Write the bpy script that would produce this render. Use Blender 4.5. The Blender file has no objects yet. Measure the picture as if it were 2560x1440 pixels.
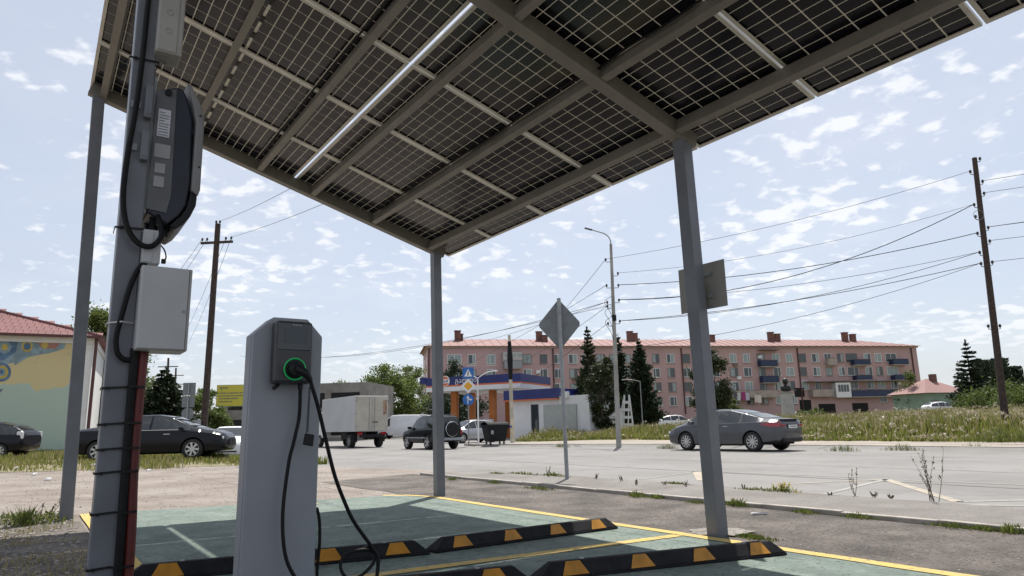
import bpy, bmesh, math, random
import numpy as np
from mathutils import Vector, Matrix
random.seed(7); rng = np.random.default_rng(7)
sc = bpy.context.scene
col = sc.collection
R_ = math.radians

# ------------------------------------------------------------------ camera
F_PX, CAM_H = 1700.0, 1.03
PITCH, ROLL = math.atan(345/1700), R_(1.3)
fw = Vector((0, math.cos(PITCH), math.sin(PITCH)))
r0 = Vector((1, 0, 0)); u0 = r0.cross(fw)
cr = r0*math.cos(ROLL) - u0*math.sin(ROLL)
cu = u0*math.cos(ROLL) + r0*math.sin(ROLL)
cam_d = bpy.data.cameras.new('camera'); cam = bpy.data.objects.new('camera', cam_d); col.objects.link(cam)
cam_d.sensor_width = 36; cam_d.lens = F_PX/2560*36
cam_d.clip_start = 0.05; cam_d.clip_end = 4000
m = Matrix((cr, cu, -fw)).transposed().to_4x4(); m.translation = (0, 0, CAM_H)
cam.matrix_world = m
sc.camera = cam

# ------------------------------------------------------------------ sky, sun, exposure
SUN_EL, SUN_AZ = R_(65.0), R_(12.3)          # azimuth measured from +Y towards +X
SKY_STRENGTH, SUN_STRENGTH, EXPOSURE = 0.099, 4.8, 0.48
world = bpy.data.worlds.new('World'); sc.world = world; world.use_nodes = True
nt = world.node_tree; N = nt.nodes; L = nt.links
N.clear()
out = N.new('ShaderNodeOutputWorld'); bg = N.new('ShaderNodeBackground')
sky = N.new('ShaderNodeTexSky'); sky.sky_type = 'NISHITA'; sky.sun_disc = False
sky.sun_elevation = SUN_EL; sky.sun_rotation = SUN_AZ
sky.altitude = 50; sky.air_density = 1.0; sky.dust_density = 1.6; sky.ozone_density = 1.5
tc = N.new('ShaderNodeTexCoord'); sep = N.new('ShaderNodeSeparateXYZ')
L.new(tc.outputs['Generated'], sep.inputs[0])
def wmath(op, a, b=None, clamp=False):
    n = N.new('ShaderNodeMath'); n.operation = op; n.use_clamp = clamp
    for i, v in enumerate((a, b)):
        if v is None: continue
        if isinstance(v, (int, float)): n.inputs[i].default_value = v
        else: L.new(v, n.inputs[i])
    return n.outputs[0]
zc = wmath('ADD', wmath('MAXIMUM', sep.outputs[2], 0.0), 0.20)
comb = N.new('ShaderNodeCombineXYZ')
L.new(wmath('DIVIDE', sep.outputs[0], zc), comb.inputs[0]); L.new(wmath('DIVIDE', sep.outputs[1], zc), comb.inputs[1])
def wnoise(scale, detail, rough, dist=0.0):
    n = N.new('ShaderNodeTexNoise'); n.inputs['Scale'].default_value = scale; n.inputs['Detail'].default_value = detail
    n.inputs['Roughness'].default_value = rough; n.inputs['Distortion'].default_value = dist
    L.new(comb.outputs[0], n.inputs['Vector']); return n.outputs['Fac']
def wramp(v, a, b):
    n = N.new('ShaderNodeMapRange'); n.interpolation_type = 'SMOOTHSTEP'; n.inputs['From Min'].default_value = a; n.inputs['From Max'].default_value = b
    L.new(v, n.inputs['Value']); return n.outputs[0]
small = wnoise(13.5, 7, 0.52, 0.15); big = wnoise(1.7, 3, 0.5); veil = wnoise(1.6, 6, 0.6)
cl = wmath('MULTIPLY', wramp(wmath('ADD', small, wmath('MULTIPLY', wmath('SUBTRACT', big, 0.5), 0.75)), 0.54, 0.69), wramp(sep.outputs[2], 0.02, 0.14))
cloud_fac = wmath('ADD', wmath('MULTIPLY', cl, 0.66), wmath('MULTIPLY', wramp(veil, 0.38, 0.72), 0.16), True)
SKY_EXTRA = 1.0
hazemix = N.new('ShaderNodeMix'); hazemix.data_type = 'RGBA'      # thin high milky veil over the whole sky
hazemix.inputs['Factor'].default_value = 0.62
L.new(sky.outputs[0], hazemix.inputs['A']); hazemix.inputs['B'].default_value = (5.5, 5.8, 6.45, 1)
cmix = N.new('ShaderNodeMix'); cmix.data_type = 'RGBA'
L.new(cloud_fac, cmix.inputs['Factor']); L.new(hazemix.outputs['Result'], cmix.inputs['A']); cmix.inputs['B'].default_value = (7.6, 7.7, 7.9, 1)
L.new(cmix.outputs['Result'], bg.inputs['Color']); bg.inputs['Strength'].default_value = SKY_STRENGTH
L.new(bg.outputs[0], out.inputs['Surface'])
sun_d = bpy.data.lights.new('sun', 'SUN'); sun_d.energy = SUN_STRENGTH; sun_d.angle = R_(0.53); sun_d.color = (1.0, 0.955, 0.88)
sun = bpy.data.objects.new('sun', sun_d); col.objects.link(sun)
sdir = Vector((math.sin(SUN_AZ)*math.cos(SUN_EL), math.cos(SUN_AZ)*math.cos(SUN_EL), math.sin(SUN_EL)))
sun.rotation_euler = sdir.to_track_quat('Z', 'Y').to_euler(); sun.location = (20, 40, 60)
vs = sc.view_settings; vs.view_transform = 'Standard'; vs.look = 'None'; vs.gamma = 1; vs.exposure = EXPOSURE; vs.use_curve_mapping = False

# ------------------------------------------------------------------ frames of reference
B0 = Vector((-1.1729, 10.762, 0)); H1 = Vector((-0.57164, 0.82050, 0)); G2 = Vector((0.82050, 0.57164, 0))
ROT = math.atan2(H1.y, H1.x)                      # local x = u (along the carport), local y = -v
def W(u, v, z=0.0): p = B0 + H1*u + G2*v; return Vector((p.x, p.y, z))
def UV(x, y): q = Vector((x, y, 0)) - B0; return q.dot(H1), q.dot(G2)
def ray(px, py): return (cr*(px-1280) - cu*(py-720) + fw*F_PX).normalized()
def at(px, py, Y): d = ray(px, py); return Vector((0, 0, CAM_H)) + d*(Y/d.y)
def on(px, py, z=0.0): d = ray(px, py); return Vector((0, 0, CAM_H)) + d*((z-CAM_H)/d.z)
def sstep(a, b, x): t = np.clip((x-a)/(b-a), 0, 1); return t*t*(3-2*t)
def zg(x, y):
    """ground height (arrays allowed)"""
    x = np.asarray(x, float); y = np.asarray(y, float)
    qx, qy = x-B0.x, y-B0.y
    u = qx*H1.x+qy*H1.y; v = qx*G2.x+qy*G2.y
    z = 0.018*np.clip(-v, 0, 7) + 0.13*sstep(9, 19, u)*sstep(3.0, -1.5, v)
    edge = np.interp(u, [4, 15, 40], [3.55, 0.6, -1.0])
    road = sstep(edge-0.05, edge+0.5, v)
    z = z*(1-road) - 0.10*road
    farv = np.interp(u, [-40, 5, 16, 25, 40], [19.8, 20.0, 18.9, 16.0, 11.0])
    d = v-farv
    right = sstep(30, 20, u - 0.12*np.clip(d, 0, None))
    z = z + right*(0.13*sstep(-0.05, 0.05, d) + 0.023*np.clip(d-4, 0, 90))
    z = z + (1-right)*0.006*np.clip(y-60, 0, 200)
    return z
def zgf(x, y): return float(zg(x, y))

# ------------------------------------------------------------------ materials
MATS = {}
def mat(name, color, rough=0.6, metal=0.0, var=0.0, vscale=8.0, bump=0.0, bscale=40.0, spec=0.5, col2=None, coat=0.0, detail=5, speck=None, speck2=None):
    """plain principled material with noise variation in colour, roughness and fine relief, in world-true object coordinates"""
    if name in MATS: return MATS[name]
    M = bpy.data.materials.new(name); M.use_nodes = True; n = M.node_tree.nodes; l = M.node_tree.links
    b = n['Principled BSDF']; b.inputs['Roughness'].default_value = rough; b.inputs['Metallic'].default_value = metal
    b.inputs['Specular IOR Level'].default_value = spec; b.inputs['Coat Weight'].default_value = coat
    c = (*color, 1); b.inputs['Base Color'].default_value = c
    geo = n.new('ShaderNodeNewGeometry'); vec = geo.outputs['Position']
    def noise(scale, det=detail, ro=0.6):
        t = n.new('ShaderNodeTexNoise'); t.inputs['Scale'].default_value = scale; t.inputs['Detail'].default_value = det; t.inputs['Roughness'].default_value = ro
        l.new(vec, t.inputs['Vector']); return t.outputs['Fac']
    last = None
    if var or col2:
        c2 = (*(col2 if col2 else tuple(max(0, k*(1-var)) for k in color)), 1)
        c1 = (*(color if col2 else tuple(min(1, k*(1+var)) for k in color)), 1)
        mx = n.new('ShaderNodeMix'); mx.data_type = 'RGBA'
        rp = n.new('ShaderNodeMapRange'); rp.inputs['From Min'].default_value = 0.38; rp.inputs['From Max'].default_value = 0.62
        l.new(noise(vscale), rp.inputs['Value']); l.new(rp.outputs[0], mx.inputs['Factor'])
        mx.inputs['A'].default_value = c1; mx.inputs['B'].default_value = c2
        last = mx.outputs['Result']
    for sp_k in [speck] + (speck2 if isinstance(speck2, list) else [speck2]):                # (colour, scale, threshold, strength)
        if not sp_k: continue
        sc_, ss, th, st = sp_k
        mx = n.new('ShaderNodeMix'); mx.data_type = 'RGBA'
        rp = n.new('ShaderNodeMapRange'); rp.inputs['From Min'].default_value = th; rp.inputs['From Max'].default_value = th+0.08; rp.inputs['To Max'].default_value = st
        l.new(noise(ss, 4, 0.7), rp.inputs['Value']); l.new(rp.outputs[0], mx.inputs['Factor'])
        if last: l.new(last, mx.inputs['A'])
        else: mx.inputs['A'].default_value = c
        mx.inputs['B'].default_value = (*sc_, 1); last = mx.outputs['Result']
    if last: l.new(last, b.inputs['Base Color'])
    if bump:
        bp = n.new('ShaderNodeBump'); bp.inputs['Strength'].default_value = min(1, bump); bp.inputs['Distance'].default_value = 0.02
        l.new(noise(bscale, 6, 0.7), bp.inputs['Height']); l.new(bp.outputs[0], b.inputs['Normal'])
    MATS[name] = M; return M
def leafmat(name, c1, c2, trans=0.35, scale=0.9):
    M = bpy.data.materials.new(name); M.use_nodes = True; n = M.node_tree.nodes; l = M.node_tree.links
    n.remove(n['Principled BSDF']); o = n['Material Output']
    geo = n.new('ShaderNodeNewGeometry'); t = n.new('ShaderNodeTexNoise'); t.inputs['Scale'].default_value = scale; t.inputs['Detail'].default_value = 4
    l.new(geo.outputs['Position'], t.inputs['Vector'])
    rnd = n.new('ShaderNodeMath'); rnd.operation = 'MULTIPLY_ADD'; l.new(geo.outputs['Random Per Island'], rnd.inputs[0]); rnd.inputs[1].default_value = 0.55
    l.new(t.outputs['Fac'], rnd.inputs[2])
    rp = n.new('ShaderNodeMapRange'); rp.inputs['From Min'].default_value = 0.45; rp.inputs['From Max'].default_value = 1.1; l.new(rnd.outputs[0], rp.inputs['Value'])
    mx = n.new('ShaderNodeMix'); mx.data_type = 'RGBA'; mx.inputs['A'].default_value = (*c1, 1); mx.inputs['B'].default_value = (*c2, 1); l.new(rp.outputs[0], mx.inputs['Factor'])
    d = n.new('ShaderNodeBsdfPrincipled'); d.inputs['Roughness'].default_value = 0.55; d.inputs['Specular IOR Level'].default_value = 0.25
    tr = n.new('ShaderNodeBsdfTranslucent'); ms = n.new('ShaderNodeMixShader'); ms.inputs[0].default_value = trans
    l.new(mx.outputs['Result'], d.inputs['Base Color']); l.new(mx.outputs['Result'], tr.inputs['Color'])
    l.new(d.outputs[0], ms.inputs[1]); l.new(tr.outputs[0], ms.inputs[2]); l.new(ms.outputs[0], o.inputs['Surface'])
    MATS[name] = M; return M

steel = mat('painted_steel', (0.140, 0.150, 0.172), 0.42, var=0.10, vscale=3, bump=0.05, bscale=60, speck=((0.12, 0.11, 0.10), 9, 0.68, 0.5))
steel_warm = mat('beam_steel', (0.165, 0.152, 0.132), 0.5, var=0.10, vscale=3, speck=((0.12, 0.11, 0.10), 12, 0.66, 0.4))
alu = mat('panel_aluminium', (0.48, 0.46, 0.41), 0.45, metal=0.35, var=0.08, vscale=6)
black_rub = mat('black_rubber', (0.008, 0.008, 0.009), 0.6, var=0.3, vscale=20, spec=0.22)
black_pl = mat('black_plastic', (0.008, 0.008, 0.010), 0.45, spec=0.28)
stop_rub = mat('stop_rubber', (0.014, 0.014, 0.016), 0.8, spec=0.25, var=0.35, vscale=7, bump=0.25, bscale=90, speck=((0.12, 0.11, 0.1), 25, 0.66, 0.5))
stop_yel = mat('stop_yellow', (0.44, 0.19, 0.010), 0.55, var=0.14, vscale=12, speck=((0.10, 0.07, 0.03), 30, 0.66, 0.6))
box_grey = mat('box_grey', (0.33, 0.325, 0.31), 0.5, var=0.06, vscale=4, speck=((0.25, 0.24, 0.22), 14, 0.68, 0.4))
cab_white = mat('cabinet_paint', (0.43, 0.44, 0.45), 0.42, var=0.05, vscale=3, speck=((0.3, 0.29, 0.27), 11, 0.69, 0.4))
white = mat('white_paint', (0.72, 0.72, 0.71), 0.5, var=0.05, vscale=2)
tyre_m = mat('tyre', (0.016, 0.016, 0.017), 0.8, bump=0.1)
rim_m = mat('rim_metal', (0.55, 0.55, 0.56), 0.28, metal=0.8)
dark = mat('dark_underbody', (0.010, 0.010, 0.010), 0.9)
glass_dk = mat('car_glass', (0.012, 0.016, 0.018), 0.04, spec=0.9)
chrome = mat('chrome', (0.6, 0.6, 0.62), 0.15, metal=1.0)
tail_red = mat('tail_lamp', (0.30, 0.008, 0.015), 0.12, coat=0.8)
lamp_clear = mat('clear_lamp', (0.62, 0.64, 0.66), 0.1, coat=0.8)
plate_w = mat('plate_white', (0.68, 0.68, 0.67), 0.5)
wood_pole = mat('wood_pole', (0.045, 0.030, 0.024), 0.85, var=0.35, vscale=9, bump=0.5, bscale=30)
conc = mat('concrete', (0.30, 0.29, 0.27), 0.85, var=0.18, vscale=1.5, bump=0.3, bscale=30)
galv = mat('galvanised', (0.27, 0.285, 0.30), 0.5, metal=0.3, var=0.10, vscale=8)
sign_back = mat('sign_back', (0.165, 0.18, 0.19), 0.5, metal=0.25, var=0.10, vscale=6)
trunk_m = mat('bark', (0.075, 0.055, 0.04), 0.9, var=0.3, vscale=10, bump=0.5, bscale=25)

# ------------------------------------------------------------------ mesh helpers
class MB:
    def __init__(s): s.v = []; s.f = []; s.mi = []
    def poly(s, pts, mi=0):
        k = len(s.v); s.v += [tuple(p) for p in pts]; s.f.append(tuple(range(k, k+len(pts)))); s.mi.append(mi); return s
    def box(s, x0, x1, y0, y1, z0, z1, mi=0):
        k = len(s.v)
        s.v += [(x0, y0, z0), (x1, y0, z0), (x1, y1, z0), (x0, y1, z0), (x0, y0, z1), (x1, y0, z1), (x1, y1, z1), (x0, y1, z1)]
        for f in ((3, 2, 1, 0), (4, 5, 6, 7), (0, 1, 5, 4), (1, 2, 6, 5), (2, 3, 7, 6), (3, 0, 4, 7)): s.f.append(tuple(k+i for i in f)); s.mi.append(mi)
        return s
    def hexa(s, lo, hi, mi=0):                       # two quads (bottom, top), same winding
        k = len(s.v); s.v += [tuple(p) for p in lo] + [tuple(p) for p in hi]
        for f in ((3, 2, 1, 0), (4, 5, 6, 7), (0, 1, 5, 4), (1, 2, 6, 5), (2, 3, 7, 6), (3, 0, 4, 7)): s.f.append(tuple(k+i for i in f)); s.mi.append(mi)
        return s
    def beam(s, a, b, w, h, up=(0, 0, 1), mi=0):     # box from a to b, centred, w across, h along up
        a, b = Vector(a), Vector(b); d = (b-a).normalized(); up = Vector(up)
        x = d.cross(up).normalized(); y = x.cross(d).normalized()
        q = lambda c: [c - x*w/2 - y*h/2, c + x*w/2 - y*h/2, c + x*w/2 + y*h/2, c - x*w/2 + y*h/2]
        return s.hexa(q(a), q(b), mi)
    def tube(s, path, r, n=8, cap=True, mi=0):
        path = [Vector(p) for p in path]; rs = r if isinstance(r, (list, tuple)) else [r]*len(path)
        k = len(s.v); pn = None
        for i, p in enumerate(path):
            d = (path[min(i+1, len(path)-1)] - path[max(i-1, 0)]).normalized()
            if pn is None: pn = d.orthogonal().normalized()
            pn = (pn - d*pn.dot(d)).normalized(); bn = d.cross(pn)
            for j in range(n):
                a = 2*math.pi*j/n; s.v.append(tuple(p + (pn*math.cos(a)+bn*math.sin(a))*rs[i]))
        for i in range(len(path)-1):
            for j in range(n):
                a = k+i*n+j; b = k+i*n+(j+1) % n; s.f.append((a, b, b+n, a+n)); s.mi.append(mi)
        if cap:
            s.f.append(tuple(k+j for j in range(n-1, -1, -1))); s.mi.append(mi)
            e = k+(len(path)-1)*n; s.f.append(tuple(e+j for j in range(n))); s.mi.append(mi)
        return s
    def prism(s, pts, off, mi=0):                    # polygon pts (3D) swept by off
        off = Vector(off); n = len(pts); k = len(s.v)
        s.v += [tuple(Vector(p)) for p in pts] + [tuple(Vector(p)+off) for p in pts]
        s.f.append(tuple(range(k+n-1, k-1, -1))); s.mi.append(mi); s.f.append(tuple(range(k+n, k+2*n))); s.mi.append(mi)
        for i in range(n):
            j = (i+1) % n; s.f.append((k+i, k+j, k+n+j, k+n+i)); s.mi.append(mi)
        return s
    def disc(s, c, ax, r, t, n=20, mi=0, r2=None):
        c = Vector(c); ax = Vector(ax).normalized(); return s.tube([c - ax*t/2, c + ax*t/2], [r, r if r2 is None else r2], n, True, mi)
    def ring(s, c, ax, R, r, n=24, m_=8, mi=0):
        c = Vector(c); ax = Vector(ax).normalized(); x = ax.orthogonal().normalized(); y = ax.cross(x); k = len(s.v)
        for i in range(n):
            a = 2*math.pi*i/n; d = x*math.cos(a)+y*math.sin(a)
            for j in range(m_):
                b = 2*math.pi*j/m_; s.v.append(tuple(c + d*(R+r*math.cos(b)) + ax*r*math.sin(b)))
        for i in range(n):
            for j in range(m_):
                s.f.append((k+i*m_+j, k+((i+1) % n)*m_+j, k+((i+1) % n)*m_+(j+1) % m_, k+i*m_+(j+1) % m_)); s.mi.append(mi)
        return s
    def mesh(s, name, mats):
        me = bpy.data.meshes.new(name); me.from_pydata(s.v, [], s.f); me.validate()
        for mm in (mats if isinstance(mats, (list, tuple)) else [mats]): me.materials.append(mm)
        if max(s.mi, default=0): me.polygons.foreach_set('material_index', s.mi[:len(me.polygons)])
        bm = bmesh.new(); bm.from_mesh(me); bmesh.ops.recalc_face_normals(bm, faces=bm.faces); bm.to_mesh(me); bm.free()
        return me
    def build(s, name, mats, parent=None, bevel=0.0, smooth=False):
        o = bpy.data.objects.new(name, s.mesh(name, mats)); col.objects.link(o)
        if parent is not None: o.parent = parent
        if smooth: shade(o.data, 40)
        if bevel:
            b = o.modifiers.new('bevel', 'BEVEL'); b.width = bevel; b.segments = 2; b.limit_method = 'ANGLE'; b.angle_limit = R_(35)
        return o
def shade(me, ang=40):
    me.polygons.foreach_set('use_smooth', [True]*len(me.polygons)); me.set_sharp_from_angle(angle=R_(ang))
def quads(name, V, mats, parent=None, k=4, mi=None):
    """fast mesh from an (n*k,3) array of separate k-gons"""
    V = np.asarray(V, np.float32).reshape(-1, 3); n = len(V)//k
    me = bpy.data.meshes.new(name); me.vertices.add(n*k); me.vertices.foreach_set('co', V.ravel())
    me.loops.add(n*k); me.loops.foreach_set('vertex_index', np.arange(n*k, dtype=np.int32))
    me.polygons.add(n); me.polygons.foreach_set('loop_start', np.arange(0, n*k, k, dtype=np.int32)); me.polygons.foreach_set('loop_total', np.full(n, k, np.int32))
    for mm in (mats if isinstance(mats, (list, tuple)) else [mats]): me.materials.append(mm)
    if mi is not None: me.polygons.foreach_set('material_index', np.asarray(mi, np.int32))
    me.update(); o = bpy.data.objects.new(name, me); col.objects.link(o)
    if parent is not None: o.parent = parent
    return o
def empty(name, loc, rz=0.0):
    o = bpy.data.objects.new(name, None); col.objects.link(o); o.location = loc; o.rotation_euler = (0, 0, rz); o.empty_display_size = 0.2
    return o
def tag(o, label, cat, group=None):
    o['label'] = label; o['category'] = cat
    if group: o['group'] = group
    return o
def structure(o): o['kind'] = 'structure'; return o
def stuff(o, label=None, cat=None):
    o['kind'] = 'stuff'
    if label: o['label'] = label; o['category'] = cat
    return o
def child_copy(src, parent, loc=None, rot=None):
    c = src.copy(); col.objects.link(c); c.parent = parent
    if loc is not None: c.location = loc
    if rot is not None: c.rotation_euler = rot
    return c
def spline(pts, n=8):
    """Catmull-Rom through points"""
    P = [Vector(p) for p in pts]; P = [P[0]*2-P[1]] + P + [P[-1]*2-P[-2]]; o = []
    for i in range(1, len(P)-2):
        for k in range(n):
            t = k/n; a, b, c, d = P[i-1:i+3]
            o.append(0.5*((2*b) + (c-a)*t + (2*a-5*b+4*c-d)*t*t + (3*b-a-3*c+d)*t**3))
    return o + [P[-2]]

# ------------------------------------------------------------------ ground, roads, pavements
def sheet(name, near, far, mats, off, nu=60, nv=10, edge_noise=0.0, flat=None, pw=1.0):
    """sheet ruled between two polylines given in (u,v); follows the ground height"""
    def res(pl, n):
        pl = np.array(pl, float); s = np.r_[0, np.cumsum(np.hypot(*np.diff(pl, axis=0).T))]; t = np.linspace(0, s[-1], n)
        return np.c_[np.interp(t, s, pl[:, 0]), np.interp(t, s, pl[:, 1])]
    a, b = res(near, nu+1), res(far, nu+1)
    if edge_noise:
        for arr in (a, b): arr[:, 1] += edge_noise*np.convolve(rng.normal(0, 1, len(arr)), [.25, .5, .25], 'same')
    t = (1-(1-np.linspace(0, 1, nv+1))**pw)[:, None, None]; g = a[None]*(1-t)+b[None]*t
    X = B0.x + g[..., 0]*H1.x + g[..., 1]*G2.x; Y = B0.y + g[..., 0]*H1.y + g[..., 1]*G2.y
    Z = (zg(X, Y) if flat is None else np.full_like(X, flat)) + off
    mb = MB(); mb.v = [tuple(p) for p in np.stack([X, Y, Z], -1).reshape(-1, 3)]
    for j in range(nv):
        for i in range(nu): k = j*(nu+1)+i; mb.f.append((k, k+1, k+nu+2, k+nu+1)); mb.mi.append(0)
    o = mb.build(name, mats); shade(o.data, 60)
    return o

m_soil = mat('field_soil', (0.11, 0.115, 0.045), 0.95, var=0.35, vscale=0.35, col2=(0.17, 0.145, 0.08), bump=0.4, bscale=6)
m_dirt = mat('dirt', (0.175, 0.145, 0.125), 0.95, col2=(0.25, 0.22, 0.195), vscale=0.7, bump=0.8, bscale=22, speck=((0.09, 0.075, 0.062), 6, 0.56, 0.6), speck2=((0.32, 0.29, 0.26), 17, 0.62, 0.5), detail=12)
m_apron = mat('broken_asphalt', (0.072, 0.062, 0.055), 0.95, col2=(0.165, 0.142, 0.126), vscale=1.5, bump=1.0, bscale=45, speck=((0.035, 0.032, 0.03), 30, 0.53, 0.8), speck2=((0.30, 0.275, 0.25), 42, 0.60, 0.6), detail=13)
m_road = mat('road_asphalt', (0.165, 0.158, 0.151), 0.88, col2=(0.205, 0.197, 0.19), vscale=0.3, bump=0.3, bscale=70, speck=((0.135, 0.13, 0.125), 1.1, 0.56, 0.5), speck2=[((0.27, 0.26, 0.25), 30, 0.6, 0.35), ((0.115, 0.11, 0.106), 0.45, 0.58, 0.4)], detail=12)
m_walk = mat('pavement_asphalt', (0.145, 0.132, 0.122), 0.92, col2=(0.20, 0.185, 0.172), vscale=1.2, bump=0.6, bscale=60, speck=((0.08, 0.073, 0.067), 26, 0.56, 0.7), speck2=((0.29, 0.27, 0.25), 36, 0.6, 0.5), detail=12)
m_kerb = mat('kerb_stone', (0.31, 0.285, 0.255), 0.9, var=0.22, vscale=3, bump=0.5, bscale=30)
m_farwalk = mat('far_pavement', (0.27, 0.235, 0.20), 0.92, var=0.12, vscale=0.7, bump=0.2)
m_pad = mat('green_paint', (0.125, 0.172, 0.148), 0.85, col2=(0.175, 0.215, 0.188), vscale=3.0, bump=0.7, bscale=60, speck=((0.045, 0.048, 0.043), 24, 0.55, 0.85), speck2=[((0.22, 0.26, 0.23), 5, 0.55, 0.55), ((0.085, 0.11, 0.10), 1.3, 0.54, 0.45), ((0.10, 0.105, 0.095), 60, 0.60, 0.6)], detail=12)
m_yel = mat('yellow_paint', (0.53, 0.37, 0.085), 0.8, col2=(0.47, 0.345, 0.13), vscale=4, bump=0.4, bscale=60, speck=((0.13, 0.12, 0.09), 26, 0.57, 0.9), detail=9)
m_mark = mat('faded_road_paint', (0.33, 0.285, 0.22), 0.85, var=0.08, vscale=5, speck=((0.22, 0.21, 0.2), 5, 0.52, 0.9))
m_markw = mat('faded_white_paint', (0.28, 0.27, 0.25), 0.85, speck=((0.22, 0.21, 0.2), 5, 0.5, 0.9))
m_turf = mat('verge_soil', (0.15, 0.135, 0.07), 0.95, col2=(0.22, 0.185, 0.13), vscale=0.8, bump=0.5, bscale=14, detail=8)
m_gravel = mat('dark_gravel', (0.085, 0.076, 0.067), 0.95, col2=(0.17, 0.15, 0.13), vscale=3, bump=1.0, bscale=35, speck=((0.34, 0.33, 0.32), 20, 0.6, 0.7), detail=9)

# one ground sheet out to the horizon
xs = np.r_[-1500, -700, -350, np.arange(-180, -60, 12), np.arange(-60, 60, 2.5), np.arange(60, 200, 12), 350, 700, 1500]
ys = np.r_[-300, -120, -40, np.arange(-20, 70, 2.5), np.arange(70, 200, 8), 260, 400, 700, 1300, 2600]
XX, YY = np.meshgrid(xs, ys); ZZ = zg(XX, YY)
ud = (XX-B0.x)*H1.x+(YY-B0.y)*H1.y; vd = (XX-B0.x)*G2.x+(YY-B0.y)*G2.y
fv = np.interp(ud, [-40, 5, 16, 25, 40], [19.8, 20.0, 18.9, 16.0, 11.0])
ZZ = ZZ - np.where((vd < fv+2.5) & (ud < 34) & (vd > -50) & (ud > -55), 0.35, 0.03)
mb = MB(); mb.v = [tuple(p) for p in np.stack([XX, YY, ZZ], -1).reshape(-1, 3)]
nx = len(xs)
for j in range(len(ys)-1):
    for i in range(nx-1): k = j*nx+i; mb.f.append((k, k+1, k+nx+1, k+nx)); mb.mi.append(0)
o = structure(mb.build('ground', m_soil)); shade(o.data, 60)
EDGE = [(-30, 3.55), (4, 3.55), (9, 2.2), (15, 0.6), (40, -1.0)]
structure(sheet('dirt_lot', [(-30, -60), (80, -60)], [(-30, -0.1), (3.6, 2.0), (4.6, 4.2), (9, 2.95), (15, 1.35), (40, -0.2), (80, -3)], m_dirt, 0.006, 200, 70, 0.08, pw=2.4))
structure(sheet('gravel_strip', [(-14, -9), (0.2, -9)], [(-14, -4.5), (-0.2, -4.66)], m_gravel, 0.012, 40, 14, 0.05))
structure(sheet('verge', [(13.5, -50), (80, -58)], [(12.6, 0.2), (40, -1.6), (80, -6)], m_turf, 0.014, 80, 40, 0.25))
structure(sheet('broken_apron', [(-20, -0.32), (4.3, -0.32)], [(-20, 2.02), (5.0, 2.02)], m_apron, 0.011, 90, 10, 0.03))
structure(sheet('road', [(-60, 3.6), (4, 3.75), (9, 2.6), (15, 1.0), (40, -0.6), (120, -6)], [(-60, 20.05), (5, 20.05), (16, 18.95), (25, 16.05), (28, 18.2), (34, 32), (75, 75)], m_road, 0.0, 140, 60))
structure(sheet('pavement', [(-30, 2.08), (4.6, 2.08)], [(-30, 3.62), (4.2, 3.62)], m_walk, 0.045, 70, 6, 0.0, flat=0.0))
structure(sheet('far_pavement', [(-60, 20.25), (5, 20.25), (16, 19.15), (25, 16.25), (28, 18.3)], [(-60, 24.6), (5, 24.6), (16, 24.0), (25, 22.5), (30, 24)], m_farwalk, 0.012, 110, 4, 0.0))
kb = empty('far_kerb', W(0, 20.1)); structure(kb)
far_line = [(-30, 20.05), (5, 20.05), (16, 18.95), (25, 16.05), (26.6, 16.2)]
def walk(pl, step):
    pl = [Vector((a, b)) for a, b in pl]; o = []
    for a, b in zip(pl, pl[1:]):
        n = max(1, round((b-a).length/step))
        for i in range(n): o.append((a.lerp(b, i/n), a.lerp(b, (i+1)/n)))
    return o
ks = walk(far_line, 2.0)
for a, b in ks:
    pa, pb = W(a.x, a.y+0.09), W(b.x, b.y+0.09); d = (pb-pa).normalized()*0.012
    mb = MB().beam(pa+d-kb.location+Vector((0, 0, -0.06)), pb-d-kb.location+Vector((0, 0, -0.06+random.uniform(-.006, .006))), 0.20, 0.22)
    mb.build('kerbstone', m_kerb, kb, 0.015)
kn = empty('near_kerb', W(0, 2.05)); structure(kn)
for a, b in walk([(-14, 2.03), (4.5, 2.0)], 1.0):
    o1 = random.uniform(-.012, .012)
    pa, pb = W(a.x, a.y+o1), W(b.x, b.y+o1*0.5); d = (pb-pa).normalized()*0.008
    MB().beam(pa+d-kn.location+Vector((0, 0, 0.0+random.uniform(-.008, .008))), pb-d-kn.location+Vector((0, 0, 0.0+random.uniform(-.008, .008))), 0.085, 0.125).build('kerbstone', m_kerb, kn, 0.010)
m_tar = mat('tar_seam', (0.095, 0.09, 0.088), 0.8, var=.2, vscale=3, speck=((0.17, 0.165, 0.16), 4, .55, .9))
for v0, w0, ua, ub2 in ((7.2, .05, -30, 22), (10.6, .04, -30, 30), (15.5, .05, -30, 24)):
    structure(sheet('tar_seam', [(ua, v0), (ub2, v0+.6)], [(ua, v0+w0), (ub2, v0+.6+w0)], m_tar, .004, 80, 1, .012))
structure(sheet('pavement_edge', [(-30, 3.56), (4.4, 3.56)], [(-30, 3.74), (4.4, 3.72)], m_kerb, -0.02, 50, 3, 0.02))
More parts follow.
